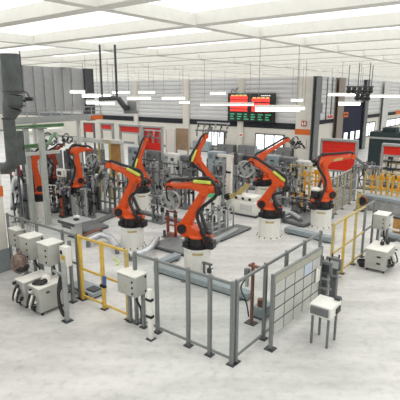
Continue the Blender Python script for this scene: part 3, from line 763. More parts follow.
def panel(name, label, cat, x0, x1, y0, y1, d, m, th=.06, post=STEEL):
    a, b = at(x0, y1, d), at(x1, y1, d); z1, z0 = at((x0+x1)/2, y0, d).z, at((x0+x1)/2, y1, d).z
    cc = (a+b)/2; nn = V((D2.y, -D2.x, 0)); ym = (y0+y1)/2
    a, b = hit(x0, ym, cc, nn), hit(x1, ym, cc, nn); c = (a+b)/2; w = (b-a).dot(D2)
    t = thing(name, label, cat, (c.x, c.y, 0), A2)
    MB().b2(-w/2, w/2, -th/2, th/2, max(.05, z0), z1).build('panel', m, t)
    for s in (-1, 1): MB().b2(s*w/2-.04, s*w/2+.04, -.05, .05, 0, z1+.02).build('side_post', post, t)
    MB().b2(-w/2, w/2, -.05, .05, z1, z1+.05).build('top_rail', post, t)
    return t
t = panel('wooden_board', 'brown wooden board with crossed lines standing left of the second cream column', 'board', 176.5, 188, 129, 150, 36, WOOD, post=WOOD)
panel('partition_screen', 'tall white panel standing left of the brown wooden board', 'panel', 166.5, 175, 130, 152, 36, WHITE, post=PALE)
panel('red_sign_panel', 'red square panel hung on posts beneath the catwalk end', 'panel', 84.5, 94, 123.5, 132, 27, RED)
panel('tan_screen', 'tan mesh screen in a pale frame above the forearm of the silver-piped robot', 'screen', 111, 122, 142, 172, 25.5, TANMESH, post=OCHRE)
panel('tan_screen', 'pale clear screen in an ochre frame at the left of the tan mesh screen', 'screen', 99.5, 110, 140.5, 172, 25.5, GLASS, post=OCHRE)
# dark green-black enclosure far right
a = at(389, 150, 36); t = thing('machine_enclosure', 'large dark green-black machine enclosure at the right under the bright window', 'machine', (a.x, a.y, 0), A2)
MB().b2(-1.4, 2.6, -.8, .8, 0, 3.0, bev=.04).build('housing', GREENBLACK, t)
MB().b2(-.5, .5, -.6, .6, 3.0, 3.35, bev=.03).build('roof_unit', GREENBLACK, t)
for i in range(3): MB().b2(-1.2+i*1.2, -.3+i*1.2, -.84, -.8, .5, 2.3).build('door', GREENBLACK, t)
MB().b2(-1.4, 2.6, -.85, -.8, 2.45, 2.6).build('light_rail', LSTEEL, t)
# shelf with boxes in the gate
a = at(391, 165, 27.6); t = thing('parts_shelf', 'dark shelf rack in the opening under the right-edge red gate', 'shelf', (a.x, a.y, 0), A2)
for x in (-.75, 0, .75):
    for y in (0,.5): MB().b2(x-.03, x+.03, y-.03, y+.03, 0, 2.3).build('post', DARK, t)
for z in (.5, 1.0, 1.45, 1.9): MB().b2(-.78, .78, -.03, .53, z-.03, z).build('shelf_board', DARK, t)
shelf = t; Rz = Matrix.Rotation(A2, 3, 'Z'); bx0 = None
places = ['left end of the top shelf', 'middle of the top shelf', 'left end of the second shelf from the top', 'middle of the second shelf from the top', 'right end of the second shelf from the top', 'left end of the third shelf from the top', 'right end of the third shelf from the top']
spots = [(-.5,1.9),(.25,1.9),(-.5,1.45),(.05,1.45),(.5,1.45),(-.5,1.0),(.4,1.0)]
for i, (x, z) in enumerate(spots):
    l_ = V((a.x, a.y, 0))+Rz @ V((x, .2, z))
    if bx0 is None:
        bx0 = thing('storage_box', 'white storage box at the '+places[i], 'box', l_, A2, 'storage boxes on the shelf rack')
        MB().b2(-.17,.17,-.18,.18,0,.27,bev=.015).build('body', WHITE, bx0); MB().b2(-.18,.18,-.19,.19,.27,.30).build('lid', YELLOW, bx0)
    else: dup(bx0, l_, A2, 'white storage box at the '+places[i])
# conveyor
p0, p1 = P(360,209), P(404,217)
d = (p1-p0); Lc = d.length; rzc = math.atan2(d.y, d.x)
t = thing('conveyor', 'blue-grey conveyor with ribbed pale side in the right background', 'conveyor', p0, rzc)
MB().b2(0, Lc, 0, .7, .62, .80, bev=.02).build('bed', BLUEGREY, t)
m = MB()
for i in range(8): m.b2(.05, Lc-.05, .05, .09, .08+i*.065, .13+i*.065)
m.build('ribbed_side', LSTEEL, t)
for i in range(4):
    x = .2+(Lc-.4)*i/3; MB().b2(x-.04, x+.04, .1, .6, 0, .62).build('leg', DARK, t)
# copper coil drum on post beside the conveyor
g = P(359, 210.5); t = thing('hose_drum', 'copper brown drum on an ochre stand in front of the conveyor', 'drum', g, A2)
MB().b2(-.15,.05,-.12,.12,.02,.95,bev=.01).build('stand', OCHRE, t); MB().b2(-.25,.35,-.2,.2,0,.02).build('foot_plate', DARK, t)
MB().cyl((.14,-.1,.55),(.14,.14,.55),.26,n=24).build('drum', HOSE, t); MB().cyl((.14,-.12,.55),(.14,-.1,.55),.20,n=16).build('hub', BLACK, t)
MB().ball((-.05,0,1.02),.12,(1.2,1,.7)).build('cap', PAPER, t)

# ------------------------------------------------------------------ left overhead: gantry, catwalk, duct
b1, b2_ = P(33.5, 225), P(48, 233)
def gpost(g, label, h=4.5):
    t = thing('gantry_post', label, 'post', g, A2, 'gantry posts')
    MB().b2(-.11,.11,-.11,.11,.03,h,bev=.015).build('column', GANTRY, t); MB().b2(-.27,.27,-.27,.27,0,.03).build('foot_plate', GANTRY, t)
    MB().b2(-.2,.2,-.2,.2,h,h+.04).build('head_plate', STEEL, t)
gpost(P(33.5,223), 'pale gantry post left of the robot framed by the two posts', 4.45)
gpost(P(48.5,225), 'pale gantry post right of the robot framed by the two posts', 4.45)
def beam(name, label, pa, pb, w, h, m, extra=None):
    rz = math.atan2((pb-pa).y, (pb-pa).x); L = math.hypot((pb-pa).x, (pb-pa).y); t = thing(name, label, 'beam', pa, rz)
    MB().bar((0,0,0), (L,0,pb.z-pa.z), w, .03).build('lower_flange', m, t); MB().bar((0,0,h), (L,0,pb.z-pa.z+h), w, .03).build('upper_flange', m, t)
    MB().bar((0,0,h/2), (L,0,pb.z-pa.z+h/2), .04, h).build('web', m, t); return t
pa, pb = P(18,129.5,4.05), P(66,129,4.05)
a_, b_ = at(16,129,21.5), at(64,130,23.5); b_.z = a_.z
beam('gantry_beam', 'upper green gantry beam over the framed robot', a_, b_, .2, .14, GREEN)
a_, b_ = at(8,150,19.5), at(47,146.5,20.8); b_.z = a_.z
beam('gantry_beam', 'lower green gantry beam crossing the two pale posts', a_, b_, .2, .16, GREEN)
a_, b_ = at(46,146,20.9), at(55,133,21.6)
t = thing('gantry_brace', 'green slanted brace beside the right gantry post', 'brace', a_, 0); MB().bar((0,0,0), b_-a_, .1).build('brace', GREEN, t)
MB().box((0,0,0),(.18,.18,.12)).build('bracket', DARK, t)
a_, b_ = at(26,155.5,19.6), at(60,156,20.6); b_.z = a_.z
beam('gantry_beam', 'pale thin gantry rail below the green beams', a_, b_, .14, .10, PALE)
# catwalk
ca = at(12, 122.3, 22); cb = at(101, 117.5, 26.8); cb.z = ca.z
rz = math.atan2((cb-ca).y, (cb-ca).x); L = math.hypot(cb.x-ca.x, cb.y-ca.y)
t = thing('catwalk', 'pale overhead catwalk with handrail in front of the grey corrugated partition', 'catwalk', (ca.x, ca.y, ca.z), rz)
MB().b2(0, L, -.1, .55, -.12, .10, bev=.01).build('deck', PALE, t)
MB().b2(0, L, -.14, -.1, -.05, .22).build('side_beam', LSTEEL, t)
for i in range(9): x = .1+(L-.2)*i/8; MB().b2(x-.025, x+.025, -.12, -.07, .1, .62).build('railing_post', LSTEEL, t)
MB().b2(0, L, -.12, -.07, .60, .65).build('handrail', LSTEEL, t); MB().b2(0, L, -.11, -.08, .38, .41).build('mid_rail', LSTEEL, t)
MB().b2(L-.9, L, -.16, .5, -.1, .13).build('end_panel', ORBAND, t)
for x in (L*.25, L*.75): MB().b2(x-.08, x+.08, .25, .4, -ca.z, -.12).build('support_post', PALE, t)
# white ceiling-like strip hall behind catwalk: overhead cable tray
a_, b_ = at(12,134.5,30), at(64,131,34); b_.z = a_.z
t = thing('light_canopy', 'bright white canopy strip behind the two pale gantry posts', 'canopy', a_, math.atan2((b_-a_).y, (b_-a_).x)); Lc2 = (b_-a_).length
MB().b2(0, Lc2, 0, 1.0, -.15, .15, bev=.02).build('canopy', WHITE, t)
for x in (.3, Lc2-.3): MB().b2(x-.06, x+.06, .4, .52, -a_.z, -.15).build('support_post', PALE, t)
# big duct
g = at(9.5, 160, 17); g.z = 0; t = thing('ceiling_air_duct', 'big dark grey air duct with an offset bend at the upper left', 'duct', g)
o1 = at(13.5, 95, 17)-g; o2 = at(12.5,107,17)-g; o3 = at(8.5,118,17)-g; o4 = at(9.5,128,17)-g
MB().cyl((o1.x,0,o1.z+.02),(o1.x,0,CEIL-.02), .35, n=24).build('upper_section', DUCT, t)
MB().cyl((o2.x,0,o2.z),(o1.x,0,o1.z+.02), .36, .35, n=24).build('collar', DUCT, t)
MB().cyl((o3.x,0,o3.z),(o2.x,0,o2.z), .22, .36, n=24).build('reducer', DUCT, t)
MB().cyl((o4.x,0,3.55),(o3.x,0,o3.z), .24, .22, n=24).build('lower_section', DUCT, t)
MB().tube([(o4.x,0,3.6),(o4.x-.03,0,3.4),(o4.x-.25,.05,3.2),(o4.x-.7,.1,3.17),(o4.x-1.2,.15,3.17)], .235, n=20).build('elbow', DUCT, t)
for z in (o1.z+.1, o2.z+.02): MB().cyl((o1.x,0,z),(o1.x,0,z+.05), .375, n=24).build('flange_ring', DARK, t)
MB().cyl((o3.x,0,o3.z-.05),(o3.x,0,o3.z+.02), .25, n=24).build('flange_ring', DARK, t)
# grey wall bracket cabinet beside the duct
g = P(17, 236); t = thing('duct_enclosure', 'tall dark grey steel enclosure just right of the big air duct', 'cabinet', g, A1)
g = at(17.5, 148, 18.3); t.location = (g.x, g.y, 0)
MB().b2(-.3,.3,-.05,.25,3.1,4.5,bev=.01).build('housing', DUCT, t); MB().b2(-.04,.04,.1,.18,0,3.1).build('stand', DARK, t)
MB().b2(-.25,.25,-.08,-.05,3.25,4.3).build('door', DUCT, t); MB().b2(.2,.23,-.1,-.08,3.7,3.85).build('handle', BLACK, t)
# red valves by the left wall
def valve(px, py, d, label, m):
    g = at(px, py, d); t = thing('hose_reel', label, 'hose reel', (g.x, g.y, 0), A2, 'red hose reels')
    MB().b2(-.03,.03,.05,.11,.02,g.z+.2).build('post', DARK, t); MB().b2(-.14,.14,-.1,.2,0,.02).build('foot_plate', DARK, t)
    MB().b2(-.2,.2,-.04,.05,g.z-.25,g.z+.25,bev=.02).build('backplate', DKRED, t); MB().cyl((0,-.14,g.z),(0,-.04,g.z),.17,n=20).build('reel', m, t); MB().cyl((0,-.16,g.z),(0,-.14,g.z),.05,n=12).build('hub', BLACK, t)
valve(8.5, 169, 20.5, 'red hose reel with ochre disc by the left wall, the left one of two', OCHRE)
valve(17.5, 170.5, 20.7, 'red hose reel with white disc by the left wall, the right one of two', WHITE)
pipe('silver flexible hose arching behind the left fence below the red hose reels', [P(12,206,.2)+Z*.0, at(14,181,19.4), at(19,180,19.4), at(21,193,19.6), P(20,210,.2)], .10, FOIL, 'silver_hose', 'hose', .07)

# ------------------------------------------------------------------ extraction arm, camera, festoon
e = [at(99,99,14), at(118,98,14), at(124,106,14), at(128,111.5,14)]
c = V((e[0].x, e[0].y, e[0].z)); t = thing('extraction_arm', 'dark overhead extraction arm with grey box head hanging at upper left', 'extraction arm', c)
MB().tube([p-c for p in e[:2]], .07, sub=0, n=12).build('boom', DARK, t); MB().tube([p-c for p in e[1:]], .085, sub=0, n=12).build('lower_boom', DARK, t)
q = at(132,106,14)-c; MB().box(q,(.26,.24,.30),bev=.02).build('head_box', STEEL, t); MB().box(at(131,112,14)-c,(.42,.25,.09),bev=.02).build('hood', STEEL, t)
MB().cyl(at(126,108,13.9)-c, at(128,108,13.8)-c,.07).build('joint', BLACK, t)
q = at(117,98,14)-c; MB().cyl(q,(q.x,q.y,CEIL-c.z),.035,n=10).build('ceiling_hanger', DARK, t); MB().cyl((.1,0,0),(.1,0,CEIL-c.z),.03,n=10).build('ceiling_hanger', DARK, t)
g = at(29, 99, 16); t = thing('ceiling_camera', 'small black camera hung from the ceiling right of the air duct', 'camera', g)
MB().box((0,0,0),(.26,.2,.13),bev=.02).build('body', BLACK, t); MB().cyl((-.08,-.1,-.03),(-.10,-.2,-.06),.05).build('lens', BLACK, t)
MB().tube([(.02,0,.06),(-.05,0,.2),(-.18,0,.26)],.025).build('arm', DARK, t); MB().cyl((-.18,0,.24),(-.18,0,CEIL-g.z),.02,n=8).build('rod', DARK, t)
def festoon(px0, px1, py, d, n, label):
    a, b = at(px0,py,d), at(px1,py,d); L = (b-a).length; t = thing('cable_festoon', label, 'cable track', a, 0, 'cable festoons')
    MB().b2(0, L, -.05, .05, .15, .22).build('rail', DARK, t)
    for i in range(n):
        x = L*(i+.5)/n; tr = MB().b2(x-.09, x+.09, -.1, .1, .0, .15, bev=.02).build('trolley', BLACK, t)
        MB().ball((x,0,-.04), .15, (1,1,.8)).build('cable_loop', BLACK, tr)
    for x in (.1, L-.1): MB().cyl((x,0,.2),(x,0,CEIL-a.z),.02,n=8).build('hanger_rod', DARK, t)
festoon(346, 373, 90.5, 24, 5, 'upper row of black cable trolleys on a rail right of the navy rolling door')
festoon(355, 370, 97.5, 22, 3, 'lower row of black cable trolleys on a rail right of the navy rolling door')

# ------------------------------------------------------------------ front-left cabinets and welding units
def near_corner(px, py, z): return P(px, py, z)
def cabinet(px, py, zt, w, dep, h, label, posts=True, group='wall-hung control cabinets'):
    """nearest top corner at pixel; w runs left along D2, dep runs right along D1"""
    c = P(px, py, zt); base = V((c.x, c.y, 0)); t = thing('control_cabinet', label, 'cabinet', base, A2, group)
    # local x = D2 (right, nearer) ; D1 = local +y
    MB().b2(-w, 0, 0, dep, zt-h, zt, bev=.012).build('body', CREAM, t)
    MB().b2(-w-.02, .02, -.02, dep+.02, zt, zt+.03).build('rain_lid', WHITE, t)
    dr = MB().b2(-w+.03, -.03, -.025, 0, zt-h+.03, zt-.03, bev=.006).build('door', CREAM, t)
    for z in (.22, .5, .8): MB().box((-.08,-.035,zt-h*z),(.035,.03,.05)).build('lock', BLACK, dr)
    MB().prism([(-w*.5-.035,-.03,zt-h*.55),(-w*.5+.035,-.03,zt-h*.55),(-w*.5,-.03,zt-h*.55+.06)],(0,.004,0)).build('warning_label', YELLOW, dr)
    for z in (.12, .85): MB().box((.012, dep*.86, zt-h*z),(.03,.05,.05)).build('hinge', BLACK, t)
    if posts:
        for x in (-w*.85, -.06): MB().b2(x-.04, x+.04, dep-.14, dep-.06, .02, zt-h).build('stand_post', FENCE, t); MB().b2(x-.09, x+.09, dep-.19, dep-.01, 0, .02).build('foot_plate', DARK, t)
    MB().tube([(-w*.3, dep*.5, zt-h), (-w*.3, dep*.55, zt-h-.2), (-w*.25, dep*.8, zt-h-.5), (-w*.25, dep*.8, .05)], .03).build('cable', BLACK, t)
    return t
cabinet(47.5, 246.5, 1.8, .52, .50, .62, 'cream control cabinet with black locks, nearest of the three in a row at left')
cabinet(28.5, 239.5, 1.8, .52, .50, .68, 'cream control cabinet with black locks, the middle of three in a row at left')
cabinet(16.5, 231.5, 1.62, .50, .32, .60, 'cream control cabinet mostly hidden, farthest of the three in a row at left')
cabinet(134.8, 278.5, 1.5, .66, .42, .54, 'grey control cabinet mounted in front of the front fence with a small yellow triangle')
cabinet(386.5, 216.5, 1.62, .46, .62, .54, 'pale control cabinet on a white stand at the right above the welding unit')

def welding_unit(px, py, zt, w, dep, label, messy='front'):
    c = P(px, py, zt); base = V((c.x, c.y, 0)); t = thing('welding_unit', label, 'welding unit', base, A2, 'wheeled welding units')
    h = zt-.08
    MB().b2(-w, 0, 0, dep, .10, zt, bev=.02).build('body', CREAM, t)
    MB().b2(-w-.015, .015, -.015, dep+.015, zt-.02, zt+.012, bev=.008).build('top_cover', WHITE, t)
    rnd = random.Random(int(px))
    for i in range(9):
        u = rnd.uniform(.1,.9); z = .2+.55*rnd.random()*zt/.8
        if messy == 'front': p = (-w*u, -.03, z)
        else: p = (.03, dep*u, z)
        m = MB(); r = rnd.uniform(.025,.055)
        q = (p[0], p[1]-.07, p[2]) if messy == 'front' else (p[0]+.07, p[1], p[2])
        m.cyl(p, q, r, n=12); m.build('connector', rnd.choice([BLACK, BLACK, DARK, WHITE]), t)
    for i in range(3):
        if messy == 'front': pts = [(-w*(.2+.25*i), -.08, .62), (-w*(.15+.25*i), -.18, .42), (-w*(.35+.2*i), -.16, .25), (-w*(.3+.2*i), -.05, .2)]
        else: pts = [(.08, dep*(.2+.25*i), .62), (.18, dep*(.15+.25*i), .42), (.16, dep*(.35+.2*i), .25), (.05, dep*(.3+.2*i), .2)]
        MB().tube(pts, .025).build('cable', (BLACK, WHITE, BLACK)[i], t)
    if messy == 'front':
        for y in (.3, .7): MB().box((.012, dep*y, zt-.17),(.02,.10,.045)).build('handle_slot', BLACK, t)
    else:
        for z in (.28,.58): MB().box((-w*.35, -.012, zt-.0-z*zt),(.13,.02,.05)).build('handle_slot', BLACK, t)
    for x in (-w+.07, -.07):
        for y in (.08, dep-.08): MB().cyl((x-.02,y,.05),(x+.02,y,.05), .05, n=12).build('caster', BLACK, t)
    return t
welding_unit(39, 289.5, .82, .50, .85, 'cream welding unit on casters, the nearer of the two at front left', 'front')
welding_unit(23.5, 283, .82, .46, .85, 'cream welding unit on casters, the farther of the two at front left', 'front')
u3 = welding_unit(387, 252.5, .80, .70, 1.05, 'white welding unit on casters alone on the floor at the right', 'side')
# things lying on the units
def onto(px, py, z): return P(px, py, z)
g = P(39.5, 284.5, .83); m = MB(); random.seed(3)
m.ball((0,0,.06),.13,(1.3,.9,.5),jit=.15).ball((.12,.05,.08),.1,(1,.8,.7),jit=.15).ball((-.12,0,.04),.08,(1.2,1,.5),jit=.1)
o = m.build('work_gloves', BLACK, None); o.location = g; tag(o, 'crumpled black work gloves on the nearer front left welding unit', 'gloves')
g = P(20, 272, .83); m = MB(); m.ball((0,0,.28),.26,(1,.85,1.12),n=16,jit=.10).ball((.03,.02,.58),.07,(1,1,1.2),jit=.2)
t = thing('plastic_bag', 'brown plastic bag bulging on the farther front left welding unit', 'bag', g); m.build('bag', BAG, t)
MB().ball((.05,-.02,.16),.25,(.95,.8,.62),n=14,jit=.06).build('dark_lining', BLACK, t)
g = P(46, 279.5, .83); t = thing('safety_helmet', 'white safety helmet at the back of the nearer front left welding unit', 'helmet', g, A2)
MB().lathe([(.13,0),(.13,.03),(.125,.08),(.10,.13),(.05,.16),(.01,.165)],n=20).build('shell', WHITE, t); MB().b2(-.09,.09,-.2,-.08,0,.015,bev=.005).build('brim', WHITE, t)
g = P(385.5, 245, .82); t = thing('ear_muffs', 'black ear muffs on the white welding unit, the left of two black items', 'ear muffs', g, .4)
MB().cyl((-.12,0,.07),(-.12,.07,.07),.075,n=14).build('ear_cup', BLACK, t); MB().cyl((.12,0,.07),(.12,.07,.07),.075,n=14).build('ear_cup', BLACK, t)
MB().tube([(-.12,.03,.1),(-.08,.1,.16),(.08,.1,.16),(.12,.03,.1)],.02).build('headband', BLACK, t)
g = P(391.5, 241.5, .82); m = MB(); m.ball((0,0,.06),.15,(1.25,.8,.45),jit=.1).ball((.12,.02,.06),.09,(1,.8,.6),jit=.12)
o = m.build('work_gloves', BLACK, None); o.location = g; tag(o, 'black work gloves on the white welding unit, the right of two black items', 'gloves')

# slim stand with a small white box and yellow label beside the yellow railing
g = P(70.5, 303); t = thing('signal_box', 'small white box with yellow and black label on a post left of the yellow railing', 'box', g, A2)
MB().b2(-.04,.04,.06,.14,.02,1.9).build('post', FENCE, t); MB().b2(-.1,.1,0,.2,0,.02).build('foot_plate', DARK, t)
MB().b2(-.15,.15,-.14,.06,1.2,1.78,bev=.012).build('body', WHITE, t); MB().b2(-.08,.1,-.15,-.14,1.38,1.52).build('yellow_label', YELLOW, t)
MB().b2(-.02,.06,-.17,-.14,1.25,1.37).build('switch', BLACK, t); MB().b2(-.1,-.02,-.16,-.14,1.55,1.66).build('black_label', BLACK, t)
# pale post of the cabinet rack
g = P(67.5, 321); t = thing('rack_post', 'pale upright rack post right of the nearest cream cabinet', 'post', g, A2)
MB().b2(-.05,.05,-.05,.05,.02,1.72,bev=.008).build('column', LSTEEL, t); MB().b2(-.12,.12,-.12,.12,0,.02).build('foot_plate', DARK, t)
MB().b2(-.6,.0,.05,.1,1.25,1.31).build('arm', LSTEEL, t)
# cable bundle
g = P(64, 316); t = thing('cable_coil', 'black coiled cables hanging at the rack post behind the nearer welding unit', 'cable coil', g, A2)
for i in range(5):
    MB().tube([(-.05+.03*i,.02*i,1.2-.06*i),(-.12+.02*i,-.06,.7),(-.02+.03*i,-.1,.25),(.10,-.05+.02*i,.05),(.16,.02,.4),(.12,.05,.9)],.024).build('cable', BLACK if i % 2 == 0 else DARK, t)
MB().box((-.03,0,1.22),(.12,.1,.06)).build('hook', STEEL, t); MB().b2(-.05,-.01,.04,.08,.0,1.22).build('hook_post', STEEL, t)
# paper white can
g = P(61.5, 299, .0); t = thing('white_canister', 'small white canister on a stand between welding unit and rack post', 'canister', g, A2)
MB().cyl((0,0,.55),(0,0,.85),.09,n=16).build('canister', WHITE, t); MB().b2(-.12,.12,-.12,.12,.51,.55).build('tray', STEEL, t); MB().b2(-.03,.03,-.03,.03,0,.51).build('stand', STEEL, t)
# floor junction plate
g = P(83, 296.5); t = thing('floor_junction_box', 'flat grey junction box with black ports on the floor by the first yellow post', 'junction box', g+D1*.25, A2)
MB().b2(-.75,.45,-.25,.3,.06,.2,bev=.015).build('housing', BLUEGREY, t); MB().b2(-.7,.4,-.2,.25,0,.06).build('plinth', BLACK, t)
for i in range(4): MB().cyl((-.45+i*.22,-.27,.12),(-.45+i*.22,-.24,.12),.04,n=10).build('port', BLACK, t)
MB().b2(.05,.4,-.15,.15,.2,.24).build('lid', DARK, t)
# pale channel beside front cabinet
g = P(151, 339); t = thing('cable_channel', 'white vertical cable channel right of the grey front control cabinet', 'cable channel', g, A2)
MB().b2(-.06,.06,-.05,.05,.02,1.35,bev=.008).build('channel', WHITE, t); MB().b2(-.1,.1,-.1,.1,0,.02).build('foot_plate', DARK, t)
for z in (.6,1.05): MB().b2(-.09,.09,-.07,.05,z,z+.06).build('clip', BLACK, t)
# blue lock on the yellow railing
g = P(105.5, 284, .0)
t = thing('gate_lock', 'small blue gate lock on the middle rail of the yellow railing', 'lock', P(106,279.5,1.05), A2)
MB().box((0,-.06,0),(.10,.07,.24),bev=.01).build('body', BLUE, t); MB().box((-.05,-.07,-.18),(.2,.08,.07)).build('latch', BLACK, t)

# ------------------------------------------------------------------ notice board
zt = 1.9; a = P(274,275,zt); a.z = 0; b = P(321,247.3,zt); b.z = 0
d = (b-a); Lb = d.length; rz = math.atan2(d.y, d.x)
t = thing('notice_board', 'grey notice board with a grid of white sheets in front of the right fence', 'notice board', a, rz)
MB().b2(0, Lb, -.02, .02, .35, zt).build('backboard', BOARD, t)
for x in (-.03, Lb+.03): MB().b2(x-.035, x+.035, -.04, .04, .02, zt+.03).build('post', FENCE, t); MB().b2(x-.12, x+.12, -.12, .12, 0, .02).build('foot_plate', DARK, t)
MB().b2(0, Lb, -.035, .035, zt-.03, zt+.01).build('top_frame', FENCE, t)
MB().b2(0, Lb, -.035, -.02, zt-.21, zt-.03).build('header_strip', HEADER, t)
nc, nr = 5, 4; cw = (Lb-.06)/nc; ch = .34
for r in range(nr):
    for c_ in range(nc):
        x = .03+c_*cw; z = zt-.22-r*ch
        s = MB().b2(x+.02, x+cw-.02, -.03, -.02, z-ch+.03, z-.01).build('sheet', BLUEPAPER if (r, c_) == (0, 3) else PAPER, t)
# white tilted pad and printer
g = P(323, 341); t = thing('label_printer', 'white label printer with grey front on a stand right of the notice board', 'printer', g, A1)
MB().b2(-.34,.30,-.28,.28,.78,1.08,bev=.025).build('body', WHITE, t)
MB().prism([(-.345,-.22,.86),(-.345,.22,.86),(-.345,.22,1.05),(-.345,-.22,1.05)],(-.05,0,.0)).build('screen', STEEL, t)
MB().b2(-.05,.2,-.31,-.28,.84,.98).build('paper_slot', BLACK, t); MB().box((.25,-.2,1.12),(.14,.14,.08),bev=.01).build('knob_housing', DARK, t)
for x in (-.26,.22):
    for y in (-.2,.2): MB().b2(x-.025,x+.025,y-.025,y+.025,0,.78).build('leg', STEEL, t)
g = P(311.5, 284, 1.25)
t = thing('clipboard', 'white clipboard hanging at the right end of the notice board', 'clipboard', V((b.x,b.y,0))-d.normalized()*.25+V((D1.y,-D1.x,0))*.06+Z*1.0, rz)
MB().b2(-.12,.12,-.03,.0,0,.42,bev=.004).build('board', WHITE, t); MB().b2(-.05,.05,-.045,-.03,.38,.43).build('clip', ALU, t)
# operator terminals
def terminal(px, py, h, label, trays, scr):
    g = P(px, py); t = thing('operator_terminal', label, 'terminal', g, A2, 'grey operator terminals')
    MB().b2(-.10,.10,-.08,.08,.02,h,bev=.01).build('column', STEEL, t); MB().b2(-.22,.22,-.2,.2,0,.02).build('foot_plate', DARK, t)
    for z, s in trays:
        MB().box((s*.1,-.22,z),(.42,.34,.04),Matrix.Rotation(-.3,3,'X')).build('keyboard_tray', FENCE, t)
    MB().box((0,-.12,h-.16),(.46,.08,.36),bev=.015).build('monitor', STEEL, t)
    MB().b2(-.16,.16,-.165,-.16,h-.28,h-.06).build('screen', scr, t)
    for x in (-.1,.1): MB().cyl((x,0,h),(x,0,h+.10),.025,n=8).build('signal_knob', BLACK, t)
    return t
terminal(323, 308, 1.45, 'grey operator terminal with two keyboard trays, the nearer beside the printer', [(1.0,-.3),(.72,.2)], DARK)
terminal(332.5, 300, 1.35, 'grey operator terminal by the yellow railing, the farther of the two', [(.86,.3)], PAPER)
g = P(330.5,290); t = thing('mesh_box', 'grey perforated box standing against the fence behind the operator terminals', 'box', P(329,281), A1)
MB().b2(-.3,.5,-.12,.12,.0,.55,bev=.01).build('body', FENCE, t)
for i in range(5): MB().b2(-.25,.45,-.13,-.12,.1+i*.085,.14+i*.085).build('louvre', DARK, t)
# post with white stand right
g = P(377.5, 246.5); t = thing('cable_stand', 'white upright cable stand behind the white welding unit', 'stand', g, A2)
MB().b2(-.05,.05,-.04,.04,.02,1.35,bev=.008).build('column', WHITE, t); MB().b2(-.15,.15,-.15,.15,0,.02).build('foot_plate', DARK, t)
MB().b2(0,.75,-.04,.0,.78,.86).build('arm', WHITE, t)
MB().tube([(.2,-.04,.8),(.22,-.1,.5),(.3,-.05,.2),(.35,0,.05)],.03).build('cable', BLACK, t)
MB().tube([(.32,-.04,.8),(.36,-.1,.45),(.25,-.12,.15),(.2,-.1,.05)],.03).build('cable', BLACK, t)
g = P(364, 267); t = thing('cable_coil', 'black coiled cable on the floor left of the white welding unit', 'cable coil', g, A2)
for i in range(4):
    r = .16+.025*i; MB().tube([(r*math.cos(q*.63), r*math.sin(q*.63), .04+.05*i+.004*q) for q in range(10)], .028, sub=2).build('cable_turn', BLACK, t)
# orange-brown pallet box at the far right behind the cabinet
g = P(399, 236); t = thing('parts_crate', 'amber and brown parts crate at the right edge behind the pale control cabinet', 'crate', g+D1*.3, A2)
MB().b2(-.3,.6,-.3,.4,.12,.75,bev=.02).build('body', TANMESH, t); MB().b2(-.32,.62,-.32,.42,.75,.82).build('rim', DARK, t)
for x in (-.25,.5): MB().b2(x-.05,x+.05,-.3,.4,0,.12).build('runner', DARK, t)
block('floor_beam', 'blue-grey floor beam far right behind the white welding unit', 'beam', P(377,235), P(405,243), .3, .22, BLUEGREY)

# ------------------------------------------------------------------ racks, lockers and small gear filling the cell
def pipe_rack(label, px, py, w, h, seed, n=7, pal=None, rz=A2):
    rnd = random.Random(seed); pal = pal or [LSTEEL, STEEL, ALU]
    t = thing('pipe_rack', label, 'rack', P(px, py), rz, 'upright pipe racks')
    MB().b2(-w/2-.05, w/2+.05, -.25, .25, 0, .06).build('base_frame', pal[1], t)
    for i in range(n):
        x = -w/2+w*i/(n-1)+rnd.uniform(-.05,.05); y = rnd.choice((-.15, 0, .15)); hh = h*rnd.uniform(.7,1)
        m = MB()
        if rnd.random() < .5: m.b2(x-.045, x+.045, y-.045, y+.045, .06, hh)
        else: m.cyl((x,y,.06),(x,y,hh),.045,n=10)
        p_ = m.build('pipe', rnd.choice(pal), t)
        if rnd.random() < .6: MB().box((x, y-.06, hh*rnd.uniform(.5,.95)), (.16,.12,.2), bev=.01).build('clamp', rnd.choice([BLACK, DARK, STEEL]), p_)
    for i in range(3):
        z = h*(.3+.28*i); MB().b2(-w/2, w/2, -.2, -.15, z-.035, z+.035).build('crossbar', rnd.choice(pal[:2]), t)
    x = rnd.uniform(-w/3, w/3)
    MB().tube([(x,-.2,h*.8),(x+.15,-.3,h*.55),(x-.1,-.3,h*.35),(x+.05,-.2,.1)], .028).build('air_hose', BLACK, t)
RK = [('pale pipe rack behind the slim grey robot pedestal', 69, 204, 1.1, 2.3, 1), ('grey pipe rack left of the ochre framed clear screen', 88, 199, 1.2, 2.2, 2),
 ('grey pipe rack beside the upright arm of the robot with silver pipes', 127, 203, .9, 2.2, 3), ('dark pipe rack in front of the big red gate at left', 152, 193, 1.3, 2.4, 4),
 ('pale pipe rack in front of the tall white panel', 172, 194, 1.3, 2.2, 5), ('pale pipe rack right of the robot with rail gripper', 217, 197, 1.2, 2.3, 6),
 ('pale pipe rack between the white square post and the disc gripper', 239, 197, 1.3, 2.2, 7), ('bluish pipe rack under the bright windows behind the crossing robot', 265, 184, 1.6, 1.8, 8),
 ('grey pipe rack right of the crossing robot', 278, 199, 1.1, 2.2, 9), ('grey pipe rack behind the low amber stand', 294, 192, 1.2, 2.0, 10),
 ('dark pipe rack behind the slanted mesh guard', 340, 187, 1.6, 2.0, 11), ('grey pipe rack between the rightmost robot gripper and the parts shelf', 366, 189, 1.0, 2.0, 12),
 ('dark pipe rack behind the dark red robot', 48, 195, 1.6, 2.4, 13), ('grey pipe rack left of the front centre robot under the disc gripper', 158, 222, .8, 1.5, 14)]
